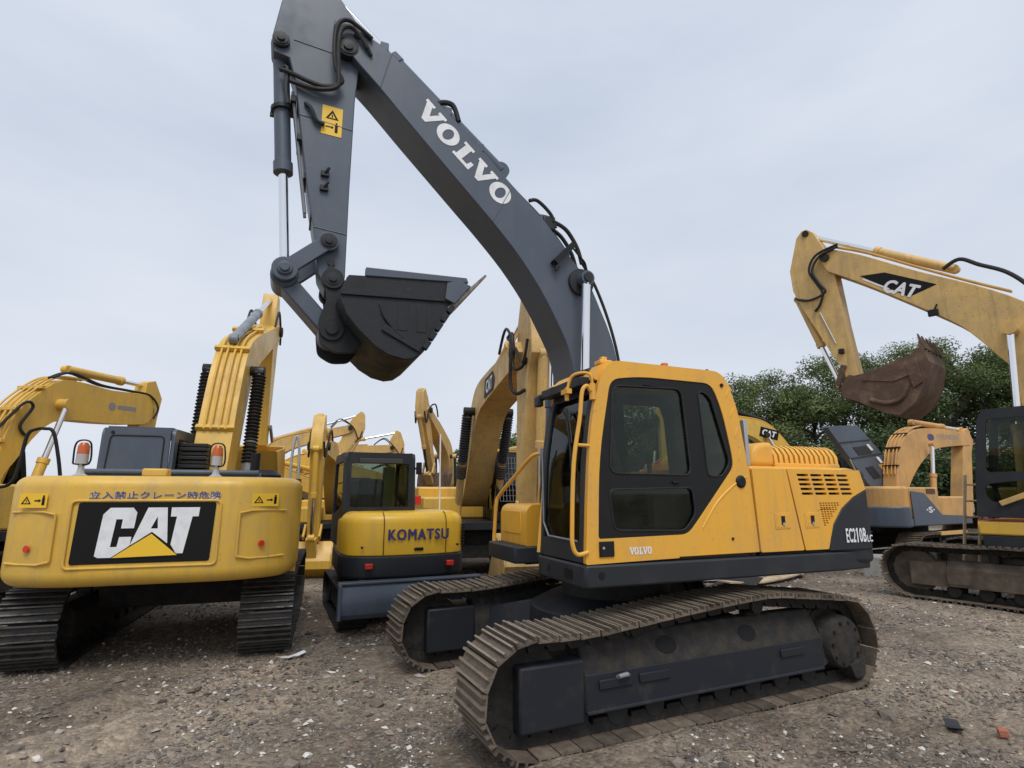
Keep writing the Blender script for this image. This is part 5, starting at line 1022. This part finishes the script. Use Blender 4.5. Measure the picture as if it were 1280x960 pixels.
# ------------------------------------------------------------------ 7. machines standing further back
def back(label, loc, yw, th, sc=1.0, paint='faded_yellow', arm=0.0, house=True, ram='chrome', cab='black_paint', ba=0.0, foot=(.15,1.8), tracks=True, hb=True, **kw):
    rt = thing('excavator', label, 'excavator', (loc[0], loc[1], 0), R(yw))
    if tracks: undercarriage(rt, sc, SH_DARK, single='shoe_dark')
    if house: generic_house(rt, paint, sc, cab=cab)
    g = front_gear(rt, paint, R(th), foot=(foot[0]*sc, foot[1]*sc), sc=sc, arm_ang=R(arm), boom_w=.25*sc, arm_w=.17*sc, buck_ang=R(ba), ram=ram, has_bucket=hb, **kw)
    return rt, g
def build_far_left():
    rt = thing('excavator', 'yellow excavator at the left edge, boom rising then reaching right over the dark cab', 'excavator', (8.5,-9.0,0), R(238))
    undercarriage(rt, 1.0, SH_DARK, single='shoe_dark'); generic_house(rt, 'cat_yellow', 1.0)
    sm = lambda p: [(c[0], c[2]) for c in spline([(q_[0], 0, q_[1]) for q_ in p], 3)]
    tp = [(3.70,4.30),(3.43,4.50),(2.3,4.42),(1.61,4.45),(.95,4.40),(.49,4.05),(.08,3.55),(-.12,2.82),(-.2,1.9)]; bt = [(.1,1.8),(.0,2.2),(.22,2.6),(.62,3.22),(1.10,3.53),(2.27,3.60),(3.41,3.72),(3.66,3.95)]
    b = B(); b.prism(sm(tp)+sm(bt), -.26, .26); bm_ = part('boom', b, 'cat_yellow', rt, .012, smooth=25)
    b = B(); b.prism([(3.45,4.85),(3.75,4.95),(4.05,4.5),(3.95,3.9),(3.75,1.6),(3.45,1.5),(3.35,3.6)], -.17, .17); part('stick', b, 'cat_yellow', rt, .012)
    cylinder(rt, (1.25,4.72), (3.62,4.78), .66, .10, .055, 0, 0, 'cat_yellow')
    for s in (1, -1): cylinder(rt, (.30,1.35), (.98,3.86), .52, .095, .058, s*.44, 0, 'cat_yellow')
    b = B(); b.ycyl(.98,3.86,-.52,.52,.12,18); part('ram_pin', b, 'cat_yellow', bm_)
    for y in (-.2,-.07,.07,.2): hose(bm_, [(-.22,y,2.7),(0,y,3.55),(.42,y,4.10),(.92,y,4.47),(1.6,y,4.53)], .022, 'cat_yellow', 0, 'boom_pipe')
    for y in (-.22,-.12): hose(bm_, [(.75,y,4.42),(1.2,y,4.62),(2.0,y,4.50),(2.9,y,4.52),(3.5,y*1.2,4.5),(3.75,y*1.5,4.2),(3.7,y*1.2,3.9)], .026, 'rubber', 0)
    for q_ in ((-.1,2.95),(.08,3.62),(.55,4.15)):
        k = B(); k.box(q_[0]-.08,q_[0]+.02,-.30,.30,q_[1]-.02,q_[1]+.05); part('pipe_clamp', k, 'cat_yellow', bm_, .008)
    hose(bm_, [(-.2,-.2,3.2),(.1,-.36,3.75),(.3,-.36,3.70),(.15,-.3,3.3),(.3,-.3,3.1)], .03, 'rubber', 0)
    lay(text_polys('四川', .01), (2.05,-.262,3.98), (1,0,.02), (-.02,0,1), .01, .01, 'faded_print', 'emblem', bm_) if False else lay(polys([[ell(.12,.12,.12,.12,16)],[[(.30,.06),(.95,.06),(.95,.18),(.30,.18)]]]), (2.25,-.26,3.92), (1,0,.05), (-.05,0,1), .85, .20, 'faded_print', 'faded_emblem', bm_)
build_far_left()
back('yellow excavator with lowered boom, half hidden behind the dark cab on the left', (5.9,-13.2), 200, 2, .9, 'cat_yellow', arm=-20)
back('yellow excavator facing the camera with its bucket on the ground, left of the small one', (1.35,-13.2), 77, 20, .82, 'cat_yellow', arm=0, buck='cat_yellow', teeth=0, ba=20)
back('pale yellow excavator far behind the small cab, boom pointing up steeply', (-3.0,-14.4), 54, 46, .78, 'worn_yellow', arm=-22, ram='dark_iron')
back('yellow excavator close behind the left machine, its low boom pointing to the right', (4.3,-15.8), 165, 8, .92, 'cat_yellow', arm=-30)
back('yellow excavator half hidden between the small cab and the guarded cab', (-4.6,-17.5), 120, 20, .9, 'faded_yellow', arm=-30)
back('distant yellow excavator with high boom, left of the small cab', (4.2,-21.5), 170, 36, .95, 'faded_yellow', arm=-25)
back('distant yellow excavator with low boom reaching right, above the small cab', (2.3,-24.6), 172, 26, 1.0, 'faded_yellow', arm=-8)
rt, (bm_, st, tip) = back('yellow excavator before the trees, boom showing over the bonnet of the big machine', (-18.0,-10.8), -25, 30, 1.15, 'cat_yellow', arm=10, ram_paint='black_paint')
o_ = rotp([(2.55,.82)], R(30), sc=1.15, to=(.15*1.15,1.8*1.15))[0]
badge(bm_, (o_[0],.292,o_[1]), (-.97,0,-.25), (-.25,0,.97), .42)
back('red orange excavator seen through the big cab window', (-5.7,-8.2), 150, 4, .95, 'red_orange_paint', arm=0)

# ------------------------------------------------------------------ 8. things lying about
def ladder():
    rt = thing('ladder', 'narrow wooden ladder leaning in front of the black cab on the right', 'ladder', (-9.64,.46,0), R(-76))
    a = Vector((1.72,-.02,0)); b_ = Vector((1.38,.14,2.30)); yv = Vector((-.20,-.30,0))
    for k in (0, 1): q = B(); q.tube([a+yv*k+Vector((.0,.03*k,0)), b_+yv*k*.85], .028, 8); part('stile', q, 'wood', rt)
    for i in range(7):
        t = (i+.6)/7.2; q = B(); q.tube([a.lerp(b_,t), a.lerp(b_,t)+yv*(1-.12*t)], .02, 8); part('rung', q, 'wood', rt)
ladder()
def slab_thing(name, label, cat, m, pts, th, loc, rz, lift=0.0, group=None):
    b = B(); n = 7; v = []
    for i in range(n+1):
        t = i/n
        for j in (0, 1):
            x = pts[0]*(t-.5); y = pts[1]*(j-.5); z = lift*(2*t-1)**2 + random.uniform(-.008,.008)
            v += [(x,y,z),(x,y,z+th)]
    f = []
    for i in range(n):
        a = i*4; c = a+4; f += [(a,a+2,c+2,c),(a+1,c+1,c+3,a+3),(a,c,c+1,a+1),(a+2,a+3,c+3,c+2)]
    f += [(0,1,3,2),(n*4,n*4+2,n*4+3,n*4+1)]
    b.add(v, f); o = part(name, b, m); o.location = loc; o.rotation_euler.z = rz; tag(o, label, cat, group); return o
slab_thing('plank', 'long warped plank on the ground behind the big excavator', 'plank', 'wood', (3.0,.30), .03, (-6.6,-3.7,.05), R(10), .10)
slab_thing('metal_sheet', 'dark curled sheet lying under the rear of the big excavator', 'sheet', 'dark_iron', (2.2,.8), .01, (-4.9,-3.2,.06), R(24), .14)
slab_thing('metal_sheet', 'pale flat sheet on the ground behind the curled dark one', 'sheet', 'concrete', (1.6,.7), .012, (-5.6,-4.6,.04), R(-12), .05)
slab_thing('plank', 'short plank lying beyond the rear corner of the big excavator', 'plank', 'wood', (1.3,.16), .03, (-8.5,-4.3,.03), R(35), .02)
bb = B(); bb.add([(-.30,-.22,-.03),(.32,-.22,-.03),(.30,.24,-.03),(-.30,.22,-.03),(-.27,-.20,.46),(.26,-.18,.43),(.27,.20,.44),(-.26,.19,.47)], [(0,3,2,1),(4,5,6,7),(0,1,5,4),(1,2,6,5),(2,3,7,6),(3,0,4,7)])
o = part('concrete_block', bb, 'concrete', None, .02); o.location = (-10.1,-3.5,0); o.rotation_euler.z = R(28); tag(o, 'pale concrete block on the ground beyond the counterweight of the big excavator', 'block')
def lump(seed, sx, sy, sz, sub=2):
    rnd = random.Random(seed); bm = bmesh.new(); bmesh.ops.create_icosphere(bm, subdivisions=sub, radius=1.0)
    pl = [(Vector((rnd.uniform(-1,1),rnd.uniform(-1,1),rnd.uniform(-1,1))).normalized(), rnd.uniform(.55,.85)) for _ in range(7)]
    for v in bm.verts:
        for nrm, d_ in pl:
            k = v.co.dot(nrm)
            if k > d_: v.co -= nrm*(k-d_)
        v.co = Vector((v.co.x*sx, v.co.y*sy, v.co.z*sz))
    me = bpy.data.meshes.new('stone'); bm.to_mesh(me); bm.free(); return me
LUMPS = [lump(i, .5, .38+.1*(i%3), .26+.06*(i%2), 1) for i in range(8)]
def debris(name, label, cat, m, n, lo, hi, group, region, seed):
    rnd = random.Random(seed); meshes = []
    for me in LUMPS: k = me.copy(); k.materials.append(MATS[m]); meshes.append(k)
    for i in range(n):
        x, y = region(rnd); sc = rnd.uniform(lo, hi); o = bpy.data.objects.new(name, rnd.choice(meshes)); col.objects.link(o)
        o.scale = (sc, sc, sc); o.rotation_euler = (rnd.uniform(-.3,.3), rnd.uniform(-.3,.3), rnd.uniform(0,6.3)); o.location = (x, y, ground_h(x, y)+sc*.10); tag(o, label, cat, group)
TRK = [(1.195,.36),(-1.195,.36)]
def free(x, y):
    if abs(x) < 2.4 and any(abs(y-a) < b_ for a, b_ in TRK): return False
    return True
def near(rnd):
    while True:
        d = rnd.uniform(3.3, 9.5); u_ = rnd.uniform(-1.0, 1.0); x = CAM.x+fwd.x*d+(-.905*d*u_); y = CAM.y+fwd.y*d+(.426*d*u_)
        if free(x, y) and y < 4.4: return x, y
def nearish(rnd):
    while True:
        x, y = near(rnd)
        if y > -2.2: return x, y
debris('stone', 'small pale stone chip lying on the bare ground', 'stone', 'pale_stone', 22, .075, .11, 'pale stone chips scattered over the ground', nearish, 3)
debris('stone', 'brown fist sized stone lying on the bare ground', 'stone', 'brown_stone', 30, .12, .20, 'brown stones scattered over the ground', near, 4)
debris('brick_fragment', 'broken piece of red brick lying on the bare ground', 'brick', 'brick_red', 6, .06, .10, 'red brick fragments scattered over the ground', near, 5)
b = B(); b.add([(-.05,-.035,0),(.05,-.035,0),(.052,.035,.004),(-.05,.035,.01),(-.048,-.03,.055),(.045,-.035,.06),(.05,.03,.062),(-.042,.035,.05)], [(0,3,2,1),(4,5,6,7),(0,1,5,4),(1,2,6,5),(2,3,7,6),(3,0,4,7)])
o = part('brick_fragment', b, 'brick_red', None, .008); o.location = (-1.89,2.66,.0); o.rotation_euler = (.1,.05,.6); tag(o, 'orange brick lump beside the black plastic scrap at the lower right', 'brick')
o = slab_thing('plastic_scrap', 'bent scrap of black plastic on the ground at the lower right', 'scrap', 'black_plastic', (.20,.10), .006, (-1.66,2.42,.012), R(40), .035)
o = slab_thing('paper_strip', 'white crumpled strip on the ground by the right crawler of the left machine', 'litter', 'white_print', (.34,.07), .004, (3.22,-2.15,.015), R(15), .03)
# loose gravel over the whole foreground
def gravel():
    rnd = random.Random(11); v = []; f = []
    octa = [(1,0,0),(-1,0,0),(0,1,0),(0,-1,0),(0,0,1),(.3,.3,-.9)]; of = [(0,2,4),(2,1,4),(1,3,4),(3,0,4),(2,0,5),(1,2,5),(3,1,5),(0,3,5)]
    def put(x, y, r):
        c_, s_ = math.cos(rnd.uniform(0,6.3)), math.sin(rnd.uniform(0,6.3)); o = len(v); z = ground_h(x, y)+r*.15; e1, e2, e3 = r*rnd.uniform(.7,1.3), r*rnd.uniform(.5,1.0), r*rnd.uniform(.35,.7); t1 = rnd.uniform(-.4,.4)
        for p in octa:
            px, py, pz = (p[0]+rnd.uniform(-.25,.25))*e1, (p[1]+rnd.uniform(-.25,.25))*e2, (p[2]+rnd.uniform(-.2,.2))*e3
            v.append((x+c_*px-s_*py, y+s_*px+c_*py, z+pz+t1*px*.5))
        f.extend(tuple(i+o for i in q) for q in of)
    for i in range(105000):
        d = 3.0+9.0*rnd.random()**1.35; u_ = rnd.uniform(-1.02,1.02); x = CAM.x+fwd.x*d-.905*d*u_; y = CAM.y+fwd.y*d+.426*d*u_
        if not free(x, y) or y > 4.6: continue
        cl = noise.noise(Vector((x*.9, y*.9, 3.0)))
        if rnd.random() > .55+cl*1.9: continue
        put(x, y, .005+.024*rnd.random()**2.4 + (.026*rnd.random() if rnd.random() < .07 else 0))
    for i in range(9000):
        x = rnd.uniform(-16, 9); y = rnd.uniform(-9, 0)
        if not free(x, y): continue
        put(x, y, .012+.035*rnd.random()**2)
    me = bpy.data.meshes.new('gravel'); me.from_pydata(v, [], f); me.materials.append(MATS['gravel']); o = bpy.data.objects.new('gravel', me); col.objects.link(o)
    tag(o, 'loose gravel and rubble covering the yard', 'gravel', kind='stuff')
gravel()

# ------------------------------------------------------------------ 9. trees behind the yard
def tree(name, label, loc, h, cr_, seed, leafm, group=None, n_leaf=7000, ls=.17, base=.22):
    rnd = random.Random(seed); rt = thing(name, label, 'tree', loc, rnd.uniform(0,6.28), group)
    b = B(); lean = rnd.uniform(-.3,.3); trunk = [(0,0,-.2),(lean*.2,.1,h*.2),(lean*.6,-.05,h*.45),(lean,.1,h*.72)]
    b.tube(spline(trunk, 4), [max(.05,h*.022*(1-i/14)) for i in range(13)], 8); part('trunk', b, 'bark', rt)
    blobs = []
    for k in range(11):
        z0 = h*rnd.uniform(.22,.62); a = k*2.399+rnd.uniform(-.4,.4); r_ = cr_*rnd.uniform(.55,.95); z1 = z0+h*rnd.uniform(.08,.25)
        q = B(); s0 = (lean*z0/h, 0, z0); s1 = (math.cos(a)*r_*.5, math.sin(a)*r_*.5, z0+(z1-z0)*.6); s2 = (math.cos(a)*r_, math.sin(a)*r_, z1)
        q.tube(spline([s0,s1,s2],4), [h*.011*(1-i/9.5) for i in range(9)], 6); part('limb', q, 'bark', rt)
        blobs.append((Vector(s2), cr_*rnd.uniform(.26,.42))); blobs.append((Vector(s1).lerp(Vector(s2),.45)+Vector((0,0,h*.06)), cr_*rnd.uniform(.24,.36)))
    for k in range(22):
        a = rnd.uniform(0,6.28); zz = rnd.uniform(base+.05,.95); rr_ = cr_*math.sin(math.pi*min(1,max(.05,(zz-base+.16)/(1.16-base))))**.7*rnd.uniform(.35,1.0)
        blobs.append((Vector((math.cos(a)*rr_, math.sin(a)*rr_, h*zz)), cr_*rnd.uniform(.18,.36)))
    v = []; f = []; nr = []; wts = [r_*r_ for _, r_ in blobs]
    for i in range(n_leaf):
        c, r_ = rnd.choices(blobs, wts)[0]; d = Vector((rnd.gauss(0,1),rnd.gauss(0,1),rnd.gauss(0,1))).normalized(); p = c+Vector((d.x,d.y,d.z*.72))*r_*rnd.random()**.38
        t = Vector((rnd.gauss(0,1),rnd.gauss(0,1),rnd.gauss(0,.6))).normalized(); u_ = t.cross(d+Vector((0,0,.6))); 
        if u_.length < 1e-3: continue
        u_.normalize(); s_ = ls*rnd.uniform(.6,1.35); o = len(v)
        v += [p-t*s_, p-u_*s_*.55+t*s_*.1, p+t*s_, p+u_*s_*.55+t*s_*.1]; q_ = (d+Vector((rnd.gauss(0,.18),rnd.gauss(0,.18),.30+rnd.gauss(0,.18)))).normalized(); nr += [q_]*4; f.append((o,o+1,o+2,o+3) if (t.cross(u_)).dot(q_) > 0 else (o+3,o+2,o+1,o))
    me = bpy.data.meshes.new('crown'); me.from_pydata(v, [], f); me.shade_smooth(); me.normals_split_custom_set_from_vertices(nr); me.materials.append(MATS[leafm]); o = bpy.data.objects.new('crown', me); col.objects.link(o); o.parent = rt
    return rt
def at_px(u_, d):
    l = (u_-640)/690.0*d; return (CAM.x+math.cos(yaw)*d+math.sin(yaw)*l, CAM.y+math.sin(yaw)*d-math.cos(yaw)*l, 0)
TREES = [(735,50,9.6,4.0,'c'),(785,48,10.4,4.2,'a'),(835,47,10.0,4.2,'c'),(880,46,10.2,4.0,'a'),(930,44,10.6,4.0,'b'),(972,47,11.6,4.2,'a'),(1018,44,11.2,4.0,'b'),(1060,47,12.6,4.4,'a'),(1108,44,12.0,4.2,'c'),(1146,48,14.0,4.6,'b'),(1188,44,13.2,4.2,'a'),(1226,46,14.6,4.6,'b'),(1268,44,13.6,4.4,'a'),(1310,45,13.6,4.6,'c'),(1355,46,13.2,4.4,'b')]
TL = ['first','second','third','fourth','fifth','sixth','seventh','eighth','ninth','tenth','eleventh','twelfth','thirteenth','fourteenth','fifteenth']
for i, (u_, d, h, c_, k) in enumerate(TREES):
    tree('broadleaf_tree', 'tall leafy green tree, %s from the left in the row behind the right machines' % TL[i], at_px(u_, d), h*1.12, c_*1.06, 40+i, 'leaf_'+k, 'tall trees in the row at the right', 17000, .105)
for i, (u_, d, h, c_) in enumerate([(905,39,5.5,3.4),(955,38,5.0,3.2),(1000,39,6.0,3.4),(1050,38,5.4,3.2),(1095,38,6.2,3.4),(1150,39,5.4,3.4),(1205,38,4.6,3.2),(1260,38,5.2,3.4),(1320,38,5.5,3.4)]):
    tree('bush', 'dark leafy bush, %s from the left at the foot of the tree row' % TL[i], at_px(u_, d), h, c_, 80+i, 'leaf_c', 'bushes at the foot of the trees', 6500, .13, .02)
for i, (u_, d, h, c_) in enumerate([(598,84,9.6,5.0),(628,80,11.0,5.2),(664,82,12.2,5.6),(700,82,11.5,5.4)]):
    tree('broadleaf_tree', 'distant tree, %s from the left behind the guarded cab' % TL[i], at_px(u_, d), h, c_, 120+i, 'leaf_b', 'distant trees in the middle', 4000, .26)
